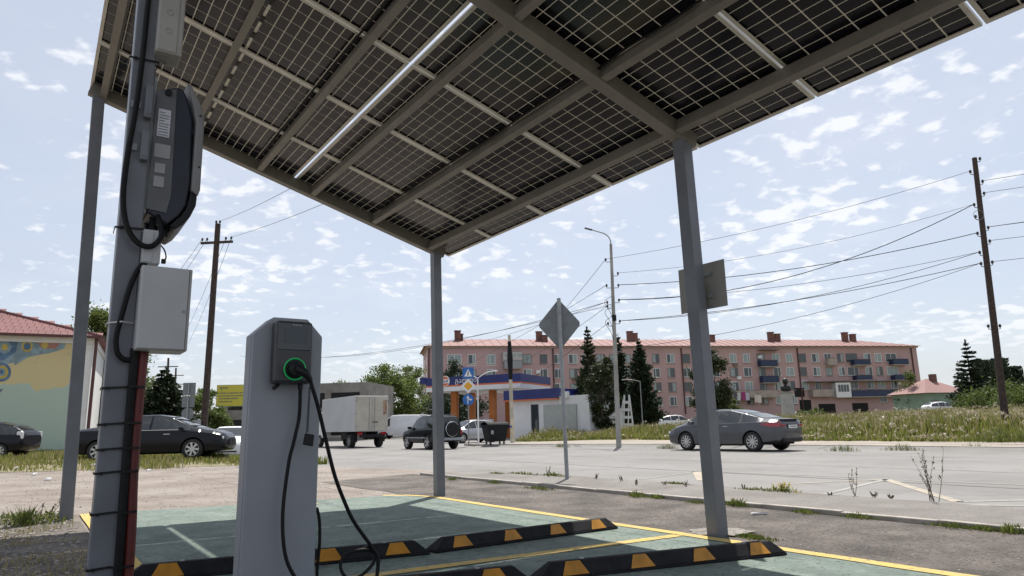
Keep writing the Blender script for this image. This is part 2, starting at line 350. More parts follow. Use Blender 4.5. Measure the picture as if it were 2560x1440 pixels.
# painted parking pad with its yellow outline
PADL = -4.60
pad_far = [(-14, -0.22), (-0.2, -0.22), (0.25, -0.36), (0.5, -0.75)]
structure(sheet('parking_pad', [(-14, PADL), (0.55, PADL)], pad_far, m_pad, 0.017, 60, 24))
structure(sheet('yellow_line', [(-14, -0.26), (-0.1, -0.26), (0.24, -0.37), (0.5, -0.7)], [(-14, -0.12), (-0.1, -0.12), (0.34, -0.28), (0.62, -0.66)], m_yel, 0.022, 80, 2, 0.006))
structure(sheet('yellow_line', [(-14, PADL-0.02), (0.55, PADL-0.02)], [(-14, PADL+0.16), (0.55, PADL+0.16)], m_yel, 0.022, 40, 2, 0.006))
structure(sheet('yellow_line', [(-5.06, PADL+0.18), (-5.06, -0.28)], [(-4.94, PADL+0.18), (-4.94, -0.28)], m_yel, 0.022, 40, 2, 0.0))
structure(sheet('yellow_line', [(-0.15, -2.75), (-0.12, -1.9)], [(0.03, -2.75), (0.03, -1.9)], m_yel, 0.022, 10, 2, 0.01))
# faded zigzag paint of the bus bay and lane lines on the road
for (a, b, w, mm) in [((2215, 1199), (2395, 1255), .16, m_mark), ((2215, 1199), (1950, 1211), .10, m_mark), ((2215, 1199), (2060, 1236), .10, m_markw), ((1742, 1180), (1757, 1202), .22, m_mark),
                      ((1810, 1181), (2170, 1195), .09, m_markw), ((2260, 1201), (2640, 1216), .09, m_markw), ((2380, 1262), (2640, 1267), .12, m_markw), ((1600, 1199), (1735, 1180), .09, m_markw), ((2395, 1255), (2600, 1250), .12, m_markw)]:
    pa, pb = on(*a, -0.1), on(*b, -0.1); d = (pb-pa).normalized(); s_ = Vector((-d.y, d.x, 0))*w/2
    n = 8; mb = MB()
    for i in range(n):
        qa, qb = pa.lerp(pb, i/n), pa.lerp(pb, (i+1)/n); mb.poly([qa-s_+Vector((0, 0, .005)), qb-s_+Vector((0, 0, .005)), qb+s_+Vector((0, 0, .005)), qa+s_+Vector((0, 0, .005))])
    structure(mb.build('road_marking', mm))

# ------------------------------------------------------------------ solar carport
SL = 0.297                                        # rise per metre towards the back (w = -v)
ZB = 3.78                                         # underside of the beams above the front posts
cp = tag(empty('solar_carport', W(0, 0, 0), ROT), 'grey steel carport roofed with two rows of solar panels', 'carport')
# local frame: x = u, y = w (= -v), z
def rz(w, off=0.0): return ZB + SL*w + off
nrm = Vector((0, -SL, 1)).normalized(); along = Vector((0, 1, SL)).normalized()
def RP(u, w, h): return Vector((u, w, rz(w))) + nrm*h      # h above the beam underside
LEAN = Vector((0.0343+0.0, 0.0492, 0))*1.1        # the posts lean a little, tops away from the road
PW = 0.135
def post(u, w, ub, wb, zb, PW=0.135):
    zt = rz(w) + 0.04
    a = PW/2
    mb = MB(); q = lambda x, y, z: [(x-a, y-a, z), (x+a, y-a, z), (x+a, y+a, z), (x-a, y+a, z)]
    top = [(p[0], p[1], rz(p[1])+0.02) for p in q(u, w, 0)]
    mb.hexa(q(ub, wb, zb-0.12), top)
    o = mb.build('post', steel, cp, 0.006)
    return o
post(0.035, 0.05, 0.0, 0.0, 0.0)                   # front corner
post(-5.19, 0.045, -5.22, 0.0, 0.0)                # front middle
post(-10.38, 0.045, -10.4, 0.0, 0.0)
post(0.05, 4.90, 0.05, 4.78, 0.09)                 # back corner
post(-5.2, 4.866, -5.2, 4.830, 0.09, 0.120)               # back middle, carries the electrics
post(-10.4, 4.90, -10.4, 4.86, 0.09)
BH = 0.15
for u, w_ in ((0.035, .12), (-5.2, .14), (-10.39, .12)):
    mb = MB().beam(RP(u, -0.07, BH/2), RP(u, 5.02, BH/2), w_, BH, up=nrm); mb.build('cross_beam', steel_warm, cp, 0.004)
for i, w_ in enumerate((0.2, 1.17, 2.13, 2.9, 3.84, 4.86)):
    for ua, ub in ((-0.03, -5.128), (-5.272, -10.32)):
        MB().beam(RP(ua, w_, BH/2+.004), RP(ub, w_, BH/2+.004), 0.075, BH-.012, up=nrm).build('purlin', steel_warm, cp, 0.003)
# cable runs along two purlins
for w_, h in ((1.25, 0.05), (2.98, 0.05)):
    pts = [RP(-0.2-i*0.42, w_ + random.uniform(-.008, .02), BH - 0.025 - abs(math.sin(i*1.7))*0.035) for i in range(24)]
    MB().tube(spline(pts, 4), 0.011, 6).build('cable', black_rub, cp)
# panels
m_cell = mat('solar_cell', (0.005, 0.0055, 0.010), 0.20, spec=0.32, var=0.35, vscale=2.5)
M = bpy.data.materials.new('panel_glass_back'); M.use_nodes = True; n = M.node_tree.nodes; l = M.node_tree.links
pb_ = n['Principled BSDF']; pb_.inputs['Base Color'].default_value = (0.62, 0.59, 0.53, 1); pb_.inputs['Roughness'].default_value = 0.3
trn = n.new('ShaderNodeBsdfTranslucent'); trn.inputs['Color'].default_value = (0.55, 0.52, 0.46, 1); ms = n.new('ShaderNodeMixShader'); ms.inputs[0].default_value = 0.3
l.new(pb_.outputs[0], ms.inputs[1]); l.new(trn.outputs[0], ms.inputs[2]); l.new(ms.outputs[0], n['Material Output'].inputs['Surface'])
m_back = M
PU, U0 = 1.338, 0.24                               # column pitch
ROWS = ((-0.26/1.0, 2.412), (2.446, 5.045))         # w ranges of the two panel rows
PH = BH + 0.004                                    # underside of the panel frames above the beams
NU, NV = 6, 24
def panel_meshes(wa, wb):
    Ls = (wb-wa)*math.sqrt(1+SL*SL); Wd = PU-0.024; t = 0.032; lip = 0.036
    fr = MB()                                      # local: x 0..-Wd (u), y 0..Ls along the slope, z up
    fr.box(-lip, 0, 0, Ls, 0, 0.003); fr.box(-Wd, -Wd+lip, 0, Ls, 0, 0.003)
    fr.box(-Wd+lip, -lip, 0, lip, 0, 0.003); fr.box(-Wd+lip, -lip, Ls-lip, Ls, 0, 0.003)
    fr.box(-.003, 0, 0, Ls, 0.003, t); fr.box(-Wd, -Wd+.003, 0, Ls, 0.003, t); fr.box(-Wd+.003, -.003, 0, .003, .003, t); fr.box(-Wd+.003, -.003, Ls-.003, Ls, .003, t)
    fm = fr.mesh('panel_frame', alu)
    gl = MB().box(-Wd+.004, -.004, .004, Ls-.004, t-.008, t-.003).mesh('panel_glass', m_back)
    mu, mv = 0.016, 0.020
    cu_, cv_ = (Wd-2*mu)/NU, (Ls-2*mv-0.02)/NV
    gap = 0.0062
    cell = MB().box(-cu_+gap, -gap, gap*.8, cv_-gap*.8, 0, 0.0025).mesh('solar_cell', m_cell)
    spots = [(-mu-i*cu_, mv+j*cv_+(0.02 if j >= NV//2 else 0), t-.0125) for i in range(NU) for j in range(NV)]
    allc = MB()
    for x, y, z in spots: allc.box(x-cu_+gap, x-gap, y+gap*.8, y+cv_-gap*.8, z, z+.0025)
    return fm, gl, cell, spots, allc.mesh('solar_cells', m_cell), Ls
jb_m = MB().box(-.05, .05, -.02, .02, -.012, 0.0).mesh('junction_box', black_pl)
ang = math.atan(SL)
for ri, (wa, wb) in enumerate(ROWS):
    fm, gl, cell, spots, allc, Ls = panel_meshes(wa, wb)
    for k in range(8):
        ux = U0 - k*PU - 0.012
        p = bpy.data.objects.new('solar_panel', fm); col.objects.link(p); p.parent = cp
        p.location = RP(ux, wa, PH); p.rotation_euler = (ang, 0, 0)
        g = bpy.data.objects.new('glass_sheet', gl); col.objects.link(g); g.parent = p
        if ri == 0 and k in (4, 5):
            for sp in spots:
                c = bpy.data.objects.new('solar_cell', cell); col.objects.link(c); c.parent = p; c.location = sp
        else:
            c = bpy.data.objects.new('solar_cells', allc); col.objects.link(c); c.parent = p; c['kind'] = 'stuff'
        for q in (0.25, 0.5, 0.75):
            j = bpy.data.objects.new('junction_box', jb_m); col.objects.link(j); j.parent = p; j.location = (-PU*q, Ls/2, 0.019)

# ------------------------------------------------------------------ equipment on the back middle post
# local frame of the post face: x = a (to the right along +v), y = depth away from the viewer (+u), z up
FZ = math.atan2(G2.y, G2.x)
face = W(-5.261, -4.9)                             # a = 0 lies near the post's left edge
def onpost(name, z=0.0): return empty(name, (face.x, face.y, z), FZ)
def Fp(a, d, z): p = face + G2*a + H1*d; return Vector((p.x, p.y, z))
m_inv_d = mat('inverter_blue', (0.012, 0.017, 0.030), 0.45, var=0.15, vscale=6)
m_inv_g = mat('inverter_grey', (0.10, 0.105, 0.115), 0.5, var=0.1, vscale=6)
m_inv_w = mat('inverter_wing', (0.20, 0.20, 0.205), 0.5, var=0.08, vscale=6)
m_lab = mat('label_white', (0.55, 0.57, 0.62), 0.5, speck=((0.25, 0.26, 0.30), 70, 0.56, 0.6))
m_lab2 = mat('label_grey', (0.30, 0.30, 0.32), 0.5)
m_ink = mat('label_ink', (0.13, 0.14, 0.17), 0.6)
# inverter
iv = tag(onpost('inverter', 2.18), 'dark blue and grey inverter with white rating label on the post', 'inverter')
def prof(pts, d0, d1): return [(a, d0, z-2.18) for a, z in pts], (0, d1-d0, 0)
side = [(0.135, 3.05), (0.245, 3.095), (0.275, 3.08), (0.30, 3.03), (0.335, 2.90), (0.35, 2.50), (0.335, 2.36), (0.30, 2.29), (0.24, 2.225), (0.13, 2.285)]
q, off = prof(side, 0.02, 0.42); MB().prism(q, off).build('body', m_inv_d, iv, 0.012)
q, off = prof([(0.128, 3.04), (0.235, 3.075), (0.25, 2.40), (0.23, 2.29), (0.123, 2.30)], 0.012, 0.02); MB().prism(q, off).build('side_panel', m_inv_g, iv, 0.004)
wing = [(0.285, 3.13), (0.315, 3.11), (0.368, 3.02), (0.398, 2.90), (0.402, 2.46), (0.39, 2.42), (0.352, 2.45), (0.352, 2.88), (0.33, 2.98)]
q, off = prof(wing, 0.0, 0.44); MB().prism(q, off).build('front_cover', m_inv_w, iv, 0.01)
lowc = [(0.352, 2.445), (0.388, 2.415), (0.385, 2.36), (0.36, 2.29), (0.325, 2.235), (0.285, 2.20), (0.25, 2.215), (0.31, 2.285), (0.335, 2.34)]
q, off = prof(lowc, 0.006, 0.43); MB().prism(q, off).build('lower_cover', black_pl, iv, 0.008)
lb = MB().box(0.146, 0.212, 0.007, 0.010, 2.752-2.18, 2.925-2.18).build('rating_label', m_lab, iv)
for i in range(9): MB().box(0.152, 0.152+random.choice((.03, .05, .054)), 0.0045, 0.0068, 2.905-2.18-i*.0175-.004, 2.905-2.18-i*.0175).build('print_line', m_ink, lb)
MB().box(0.140, 0.225, 0.007, 0.010, 2.62-2.18, 2.705-2.18).build('label', m_lab2, iv)
MB().box(0.150, 0.205, 0.007, 0.010, 2.525-2.18, 2.585-2.18).build('label', m_lab2, iv)
MB().box(0.150, 0.205, 0.007, 0.010, 2.44-2.18, 2.505-2.18).build('label', m_lab2, iv)
for a_, d_ in ((.17, .08), (.2, .16), (.16, .24), (.22, .1), (.25, .12)):
    MB().tube([(a_, d_, .10), (a_, d_, -0.01)], .017, 10).build('cable_gland', black_pl, iv)
MB().box(0.20, 0.25, 0.06, 0.16, 0.06, 0.10).build('bottom_label', m_lab2, iv)
for a_, z_ in ((0.372, 2.93), (0.385, 2.60)): MB().disc((a_, -0.002, z_-2.18), (0, 1, 0), .006, .006, 8).build('screw', black_pl, iv)
MB().disc((.19, .008, 3.035-2.18), (0, 1, 0), .02, .02, 12).build('lifting_eye', black_pl, iv)
br = MB().box(0.112, 0.128, 0.03, 0.38, 0.10, 0.95); br.build('mounting_rail', galv, iv)
# two grey bracket boxes between post and inverter
for (z0, z1, where) in ((2.83, 3.03, 'upper'), (2.57, 2.75, 'lower')):
    b = tag(onpost('bracket_box', z0), 'small grey box bracket on the post, ' + ('level with the inverter rating label' if where == 'upper' else 'level with the small square inverter labels'), 'bracket', 'bracket boxes on the post')
    MB().box(0.066, 0.108, -0.05, -0.008, 0.0, z1-z0).build('body', steel, b, 0.006)
    MB().box(0.070, 0.104, -0.0535, -0.0505, 0.02, z1-z0-.02).build('cover', steel, b, 0.003)
    MB().box(0.0, 0.05, -0.012, -0.002, 0.06, 0.10).build('strap', galv, b)
# upper cable box
ub = tag(onpost('cable_box', 3.22), 'long grey plastic cable box with round knockouts above the inverter', 'electrical box')
MB().box(0.092, 0.232, -0.09, 0.08, 0.02, 0.72).build('body', box_grey, ub, 0.008)
MB().box(0.097, 0.20, -0.096, -0.091, 0.03, 0.70).build('lid', box_grey, ub, 0.004)
for z_ in (0.16, 0.28, 0.42, 0.54):
    MB().ring((0.150, -0.0975, z_), (0, 1, 0), .017, .0022, 18, 6).build('knockout', box_grey, ub)
for y_ in (-0.04, 0.03): MB().ring((0.150, y_, 0.019), (0, 0, 1), .02, .0022, 18, 6).build('knockout', box_grey, ub)
# small junction box
jb = tag(onpost('junction_box', 1.97), 'small pale junction box below the inverter, crossed by a black cable loop', 'electrical box')
MB().box(0.118, 0.212, -0.045, 0.05, 0.0, 0.195).build('body', cab_white, jb, 0.006)
MB().box(0.122, 0.17, -0.05, -0.045, 0.006, 0.19).build('lid', cab_white, jb, 0.003)
MB().tube(spline([(0.213, -.01, .12), (0.235, -.012, .09), (.245, -.012, .05), (.236, -.012, .03)], 5), .004, 6).build('loose_wire', black_rub, jb)
MB().box(.222, .246, -.02, -.004, .012, .04).build('wire_end', black_pl, jb, .004)
# cabinet
cb = tag(onpost('cabinet', 1.475), 'light grey metal electrical cabinet fixed to the post above red conduit', 'cabinet')
MB().box(0.118, 0.372, -0.125, 0.075, 0.0, 0.465).build('body', cab_white, cb, 0.006)
dr = MB().box(0.122, 0.356, -0.139, -0.126, 0.006, 0.459).build('door', cab_white, cb, 0.005)
MB().box(0.358, 0.3705, -0.136, -0.126, 0.004, 0.461).build('door_frame', box_grey, cb, .002)
MB().disc((0.34, -0.1405, 0.22), (0, 1, 0), .009, .006, 12).build('lock', galv, dr)
# cables and conduits on the post
def run(name, pts, r, m_, label, cat, group=None):
    wp = spline([Fp(*p) for p in pts], 7); o_ = wp[-1]
    mb = MB().tube([p - o_ for p in wp], r, 10); ob = mb.build(name, m_, None, 0, True); ob.location = o_
    return tag(ob, label, cat, group)
run('cable', [(0.06, -.03, 4.6), (0.045, -.03, 3.9), (0.036, -.03, 3.59), (0.033, -.03, 3.2), (0.022, -.04, 2.85), (0.005, -.045, 2.6), (0.0, -.05, 2.38), (0.012, -.06, 2.24), (0.045, -.07, 2.13), (0.10, -.078, 2.065), (0.16, -.078, 2.06), (0.205, -.065, 2.12), (0.205, -.03, 2.19), (0.19, 0.03, 2.27)], .0155, black_rub,
    'thick black cable looping down the post into the inverter', 'cable')
run('cable', [(0.15, -.02, 1.985), (0.11, -.035, 1.93), (0.075, -.04, 1.82), (0.048, -.045, 1.66), (0.033, -.045, 1.55), (0.042, -.045, 1.47), (0.075, -.04, 1.43), (0.118, -.03, 1.42), (0.135, -.025, 1.36)], .0145, black_rub,
    'black cable bowed past the cabinet edge to the conduit', 'cable')
m_red = mat('red_conduit', (0.105, 0.012, 0.010), 0.5, var=0.25, vscale=8, speck=((0.03, 0.02, 0.02), 14, 0.62, 0.6))
run('conduit', [(0.172, -.015, 1.49), (0.170, -.02, 1.3), (0.168, -.02, 1.05), (0.172, -.02, .8), (0.185, -.02, .5), (0.19, -.02, .05)], .027, m_red, 'dark red corrugated conduit running down the post to the ground', 'conduit')
run('conduit', [(0.128, -.03, 1.49), (0.130, -.03, 1.3), (0.132, -.03, 1.0), (0.136, -.03, .7), (0.141, -.03, .4), (0.143, -.03, .04)], .023, black_rub, 'black conduit strapped to the post beside the red one', 'conduit')
m_tie_w = mat('tie_white', (0.5, 0.5, 0.5), 0.5)
tie_at = ['level with the upper cable box', 'just above the junction box', 'first below the cabinet', 'second below the cabinet', 'third below the cabinet', 'fourth below the cabinet', 'fifth below the cabinet', 'lowest, near the ground']
for i, (z_, ar) in enumerate([(3.20, .125), (2.165, .125), (1.276, .187), (1.085, .187), (0.955, .188), (0.835, .192), (0.63, .200), (0.36, .208)]):
    g_ = 'cable ties round the post'
    t_ = onpost('cable_tie', z_); al = -0.028+0.013*(3.2-z_)*0.85; dz = 0.006
    tag(t_, 'thin black cable tie round the grey post, ' + tie_at[i], 'cable tie', g_ if ar < .15 else g_+' and conduits')
    mb = MB(); w_ = .0055; fr_ = -.012 if ar < .15 else -.075; fl = -.006
    pts = [(al, .135, 0), (al-.004, .0, 0), (al, fl, 0), (0.10, fl-.003, dz), (0.13, fr_, dz) if ar > .15 else (0.118, fl, dz), (ar, -.05 if ar > .15 else .0, dz), (ar, .02, dz), (.115, .135, 0)]
    for a, b in zip(pts, pts[1:]): mb.beam(a, b, .004, w_*2)
    mb.build('strap', black_pl, t_); MB().box(al+.02, al+.034, fl-.009, fl-.001, -.008, .008).build('lock', black_pl, t_)
t_ = tag(onpost('cable_tie', 1.625), 'thin white cable tie round the post behind the bowed cable', 'cable tie')
mb = MB(); pts = [(-.012, .13, 0), (-.014, -.006, 0), (.05, -.066, .004), (.112, -.008, .006)]
for a, b in zip(pts, pts[1:]): mb.beam(a, b, .003, .008)
mb.build('strap', m_tie_w, t_)

# ------------------------------------------------------------------ charging pedestal
CU, CV = -6.166, -4.203
ch0 = W(CU, CV)
ch = tag(empty('charging_station', (ch0.x, ch0.y, zgf(ch0.x, ch0.y)+.012), FZ), 'grey charging pedestal with black screen, lit green ring and plugged-in cable', 'charger')
zc_ = ch.location.z
m_ped = mat('pedestal_paint', (0.245, 0.26, 0.292), 0.42, var=0.05, vscale=2.5, speck=((0.18, 0.18, 0.18), 13, 0.70, 0.5))
m_pedd = mat('pedestal_edge', (0.16, 0.165, 0.175), 0.45, var=0.08, vscale=4)
outl = [(-0.170, 0.0), (0.168, 0.0), (0.168, 1.490), (0.091, 1.574), (-0.076, 1.574), (-0.168, 1.487)]
MB().prism([(a, 0.0, z-zc_ if z else 0) for a, z in outl], (0, 0.022, 0)).build('front_panel', m_ped, ch, 0.005)
inn = [(-0.155, 0.0), (0.153, 0.0), (0.153, 1.482), (0.085, 1.558), (-0.070, 1.558), (-0.153, 1.479)]
MB().prism([(a, 0.0225, z-zc_ if z else 0) for a, z in inn], (0, 0.013, 0)).build('seam', dark, ch)
MB().prism([(a, 0.036, z-zc_ if z else 0) for a, z in outl], (0, 0.094, 0)).build('rear_body', m_ped, ch, 0.005)
MB().box(-.2, .2, -.04, .17, -.01, .008).build('base_plate', m_pedd, ch, .003)
m_unit = mat('charger_shell', (0.030, 0.032, 0.036), 0.38, var=0.12, vscale=8)
m_screen = mat('screen_glass', (0.012, 0.014, 0.017), 0.10, spec=0.7)
m_lcd = mat('screen_lcd', (0.030, 0.040, 0.050), 0.14)
XS = -0.0255
un = MB().box(-0.060+XS, 0.119+XS, -0.085, -0.002, 1.250-zc_, 1.548-zc_).build('charger_unit', m_unit, ch, 0.016)
MB().box(-0.048+XS, 0.108+XS, -0.0885, -0.0845, 1.408-zc_, 1.538-zc_).build('screen_bezel', m_screen, un, 0.002)
MB().box(-0.022+XS, 0.090+XS, -0.0905, -0.0880, 1.440-zc_, 1.515-zc_).build('display', m_lcd, un)
for i in range(4): MB().box(0.018+XS+i*.011, 0.026+XS+i*.011, -.0896, -.0884, 1.5255-zc_, 1.5305-zc_).build('logo_mark', m_lab2, un)
mg = bpy.data.materials.new('green_glow'); mg.use_nodes = True; e_ = mg.node_tree.nodes['Principled BSDF']
e_.inputs['Base Color'].default_value = (0.01, 0.25, 0.08, 1); e_.inputs['Emission Color'].default_value = (0.004, 0.42, 0.10, 1); e_.inputs['Emission Strength'].default_value = 0.17
zr_ = 1.318-zc_
MB().ring((0.036+XS, -0.086, zr_), (0, 1, 0),   .050, .0036, 36, 8).build('light_ring', mg, un, 0, True)
sk = MB().disc((0.036+XS, -0.090, zr_), (0, 1, 0), .045, .016, 28).build('socket', black_pl, un, .003)
PX = lambda ps: [(a+.3*d, d, z) for a, d, z in ps]
pl = MB().tube(PX([(0.036, -.09, zr_), (0.040, -.135, zr_-.003), (0.050, -.165, zr_-.008)]), [.033, .030, .026], 16)
pl.tube(spline(PX([(0.045, -.15, zr_-.005), (0.075, -.165, zr_-.02), (0.100, -.168, zr_-.042), (0.112, -.168, zr_-.065)]), 5), [.024, .023, .022, .021, .021, .020, .020, .019, .018, .017, .016, .015, .014, .013, .012, .011], 12)
pl.build('plug', black_pl, un, 0, True)
MB().tube(PX([(-.038, -.04, 1.25-zc_), (-.045, -.05, 1.238-zc_), (-.062, -.052, 1.226-zc_)]), .009, 8).build('holder', black_pl, un, 0, True)
MB().tube(PX([(0.066, -.045, 1.252-zc_), (0.066, -.047, 1.225-zc_)]), .012, 12).build('cable_gland', black_pl, un)
cz = lambda z: z - zc_
c1 = spline(PX([(0.066, -.045, cz(1.24)), (0.066, -.05, cz(1.1)), (0.045, -.06, cz(.98)), (0.025, -.06, cz(.88)), (0.008, -.065, cz(.66)), (0.028, -.075, cz(.48)), (0.085, -.09, cz(.37)), (.15, -.10, cz(.30)), (.26, -.07, .25), (.33, .05, .14), (.30, .18, .03)]), 8)
MB().tube(c1, .0085, 10).build('charging_cable', black_rub, ch, 0, True)
c2 = spline(PX([(0.108, -.168, cz(1.262)), (0.150, -.165, cz(1.14)), (0.190, -.15, cz(1.0)), (0.240, -.13, cz(.83)), (0.295, -.10, cz(.70)), (0.350, -.08, cz(.595)), (0.440, -.06, cz(.475)), (0.480, -.05, cz(.405)), (0.470, -.05, cz(.30)), (.44, -.03, .15), (.38, .05, .03), (.2, .2, .02)]), 8)
MB().tube(c2, .0092, 10).build('charging_cable', black_rub, ch, 0, True)
lp = spline(PX([(.476, -.045, cz(.43)), (0.43, -.04, cz(.452)), (0.37, -.035, cz(.455)), (0.31, -.035, cz(.44)), (0.291, -.04, cz(.40)), (0.305, -.05, cz(.36)), (0.34, -.05, cz(.332)), (0.40, -.05, cz(.345)), (0.455, -.035, cz(.385)), (.468, -.03, cz(.43)), (0.44, -.03, cz(.465)), (.40, -.025, cz(.455))]), 8)
MB().tube(lp, .0082, 10).build('cable_coil', black_rub, ch, 0, True)
c3 = spline(PX([(0.172, .07, cz(.66)), (0.186, .05, cz(.60)), (0.190, .04, cz(.5)), (0.182, .03, cz(.36)), (.2, 0, .2), (.3, .02, .03)]), 7)
MB().tube(c3, .008, 8).build('charging_cable', black_rub, ch, 0, True)
hb = spline(PX([(.17, -.05, cz(.345)), (.25, -.05, cz(.338)), (.32, -.05, cz(.335)), (.37, -.05, cz(.33))]), 5)
MB().tube(hb, .0082, 8).build('cable_coil', black_rub, ch, 0, True)
co = MB(); pts = [(0.080 - .002*i/40 + .0055*math.cos(i*1.25), -.10 + .004*math.sin(i*1.25), cz(1.235) - i*.0024) for i in range(90)]
co.tube(pts, .0022, 5); co.build('coiled_cord', black_pl, ch)
mb = MB(); K_ = -.032; mb.hexa([(.091+K_, -.115, cz(.966)), (.134+K_, -.115, cz(.957)), (.134+K_, -.088, cz(.957)), (.091+K_, -.088, cz(.966))], [(.099+K_, -.115, cz(1.018)), (.139+K_, -.115, cz(1.010)), (.139+K_, -.088, cz(1.010)), (.099+K_, -.088, cz(1.018))])
mb.build('plug_cap', black_pl, ch, .004)

# ------------------------------------------------------------------ sign plate on the front middle post
sp_ = tag(empty('sign_plate', W(-5.2, 0.10, 2.1), ROT), 'rectangular metal sign seen from behind, fixed to the carport post', 'sign')
MB().box(-0.266, 0.306, -.004, 0.0, 0, 0.455).build('plate', mat('plate_back', (0.25, 0.245, 0.225), 0.55, var=0.06, vscale=4), sp_, .002)
for z_ in (.12, .34): MB().box(-.12, .12, .0005, .03, z_-.015, z_+.015).build('bracket', galv, sp_)

# ------------------------------------------------------------------ wheel stops
def wheel_stop(pa, pb, label, phase=0.0):
    pa, pb = Vector(pa), Vector(pb); d = pb-pa; L_ = d.length
    t = tag(empty('wheel_stop', pa, math.atan2(d.y, d.x)), label, 'wheel stop', 'wheel stops on the parking pad')
    t.rotation_euler = (0, -math.asin(d.z/L_), math.atan2(d.y, d.x))
    h, wb_, wt = 0.105, 0.16, 0.05; e = 0.11
    mb = MB().hexa([(0, -wb_/2, 0), (L_, -wb_/2, 0), (L_, wb_/2, 0), (0, wb_/2, 0)], [(0, -wb_/2, .02), (L_, -wb_/2, .02), (L_, wb_/2, .02), (0, wb_/2, .02)])
    mb.hexa([(0.004, -wb_/2+.002, .02), (L_-.004, -wb_/2+.002, .02), (L_-.004, wb_/2-.002, .02), (0.004, wb_/2-.002, .02)], [(e, -wt/2, h), (L_-e, -wt/2, h), (L_-e, wt/2, h), (e, wt/2, h)])
    mb.build('body', stop_rub, t, .008)
    s_ = (wb_/2-.002-wt/2)/(h-.02)
    nst = 4
    for i in range(nst):
        c = L_*(i+0.5+phase)/nst; wl, wu = .10, .052
        if c+wl > L_-.02: continue
        for sg in (-1, 1):
            def P_(x, z, o_=.0025): y = wb_/2-.002-(z-.02)*s_; n_ = Vector((0, 1, s_)).normalized()*o_; return Vector((x, sg*(y+n_.y), z+n_.z))
            q = [P_(c-wl, .024), P_(c+wl, .024), P_(c+wu, h-.004), P_(c-wu, h-.004)]
            MB().poly(q).build('yellow_patch', stop_yel, t)
    for x in (.35, L_-.35): MB().disc((x, 0, h+.002), (0, 0, 1), .016, .006, 10).build('bolt', galv, t)
    return t
def gp(px, py, extra=.019):
    p = on(px, py, 0.03)
    for _ in range(6): p = on(px, py, zgf(p.x, p.y)+extra)
    return p
sA, sM = gp(1548, 1322), gp(1092, 1384); 
dirn = (sM-sA).normalized(); perp = Vector((-dirn.y, dirn.x, 0)); perp = perp if perp.y > 0 else -perp
sA, sM = sA+perp*.09, sM+perp*.09
wheel_stop(sM, sA, 'black and yellow rubber wheel stop ending by the yellow border line, sunlit at its tip', 0)
s2 = gp(1082, 1386)+perp*.09; d2 = (gp(560, 1437)+perp*.09-s2).normalized(); L1_ = (sM-sA).length
s2e = s2 + d2*L1_; s2e.z = zgf(s2e.x, s2e.y)+.012
wheel_stop(s2e, s2, 'black and yellow rubber wheel stop wholly in shade behind the charging pedestal', 0)
tA, tB = gp(1972, 1388), gp(1455, 1444)
dn = (tB-tA).normalized(); pp = Vector((-dn.y, dn.x, 0)); pp = pp if pp.y > 0 else -pp
tA = tA+pp*.09; tE = tA+dn*L1_; tE.z = zgf(tE.x, tE.y)+.012
wheel_stop(tE, tA, 'black and yellow rubber wheel stop lying beside the carport post with the sign plate', 0)
tS = tE + dn*.05; tS2 = tS+dn*L1_; tS2.z = zgf(tS2.x, tS2.y)+.012
wheel_stop(tS2, tS, 'black and yellow rubber wheel stop of which only the end shows beside its neighbour', 0)

# ------------------------------------------------------------------ vehicles
wheel_cache = {}
def wheel(parent, x, y, r, w, side, spokes=10, rimcol=None):
    """tyre with a rim of spokes; side = +1 left, -1 right (outer face)"""
    rimcol = rimcol or rim_m; key = (r, w, spokes, rimcol.name)
    if key not in wheel_cache:
        ty = MB(); prof_ = [(r*.66, -w/2), (r*.90, -w/2), (r*.985, -w*.40), (r, -w*.2), (r, w*.2), (r*.985, w*.40), (r*.90, w/2), (r*.66, w/2)]
        n = 32; k = 0
        for i in range(n):
            a = 2*math.pi*i/n
            for (rr, yy) in prof_: ty.v.append((rr*math.cos(a), yy, rr*math.sin(a)))
        q = len(prof_)
        for i in range(n):
            for j in range(q):
                ty.f.append((i*q+j, ((i+1) % n)*q+j, ((i+1) % n)*q+(j+1) % q, i*q+(j+1) % q)); ty.mi.append(0)
        tm = ty.mesh('tyre', tyre_m); shade(tm, 50)
        rm = MB(); rm.ring((0, w*.44, 0), (0, 1, 0), r*.645, r*.035, 32, 6); rm.disc((0, w*.40, 0), (0, 1, 0), r*.15, .03, 16)
        for i in range(spokes):
            a = 2*math.pi*i/spokes; d = Vector((math.cos(a), 0, math.sin(a))); s_ = Vector((-math.sin(a), 0, math.cos(a)))
            wa, wb = r*.055*10/spokes, r*.075*10/spokes
            y0, y1 = w*.36, w*.42
            lo = [d*r*.1-s_*wa, d*r*.63-s_*wb, d*r*.63+s_*wb, d*r*.1+s_*wa]
            rm.hexa([(p.x, y0, p.z) for p in lo], [(p.x, y1, p.z) for p in lo])
        rmm = rm.mesh('rim', rimcol); shade(rmm, 40)
        bk = MB().disc((0, w*.05, 0), (0, 1, 0), r*.66, w*.5, 24).mesh('brake_backing', dark)
        wheel_cache[key] = (tm, rmm, bk)
    tm, rmm, bk = wheel_cache[key]
    t = bpy.data.objects.new('wheel', tm); col.objects.link(t); t.parent = parent; t.location = (x, y, r); t.rotation_euler = (0, 0.3*x, 0 if side > 0 else math.pi)
    for nm, me in (('rim', rmm), ('wheel_backing', bk)):
        c = bpy.data.objects.new(nm, me); col.objects.link(c); c.parent = t
    return t
def carpaint(name, c, rough=0.22, metal=0.3): return mat(name, c, rough, metal=metal, coat=0.15, spec=0.35, var=0.05, vscale=2)
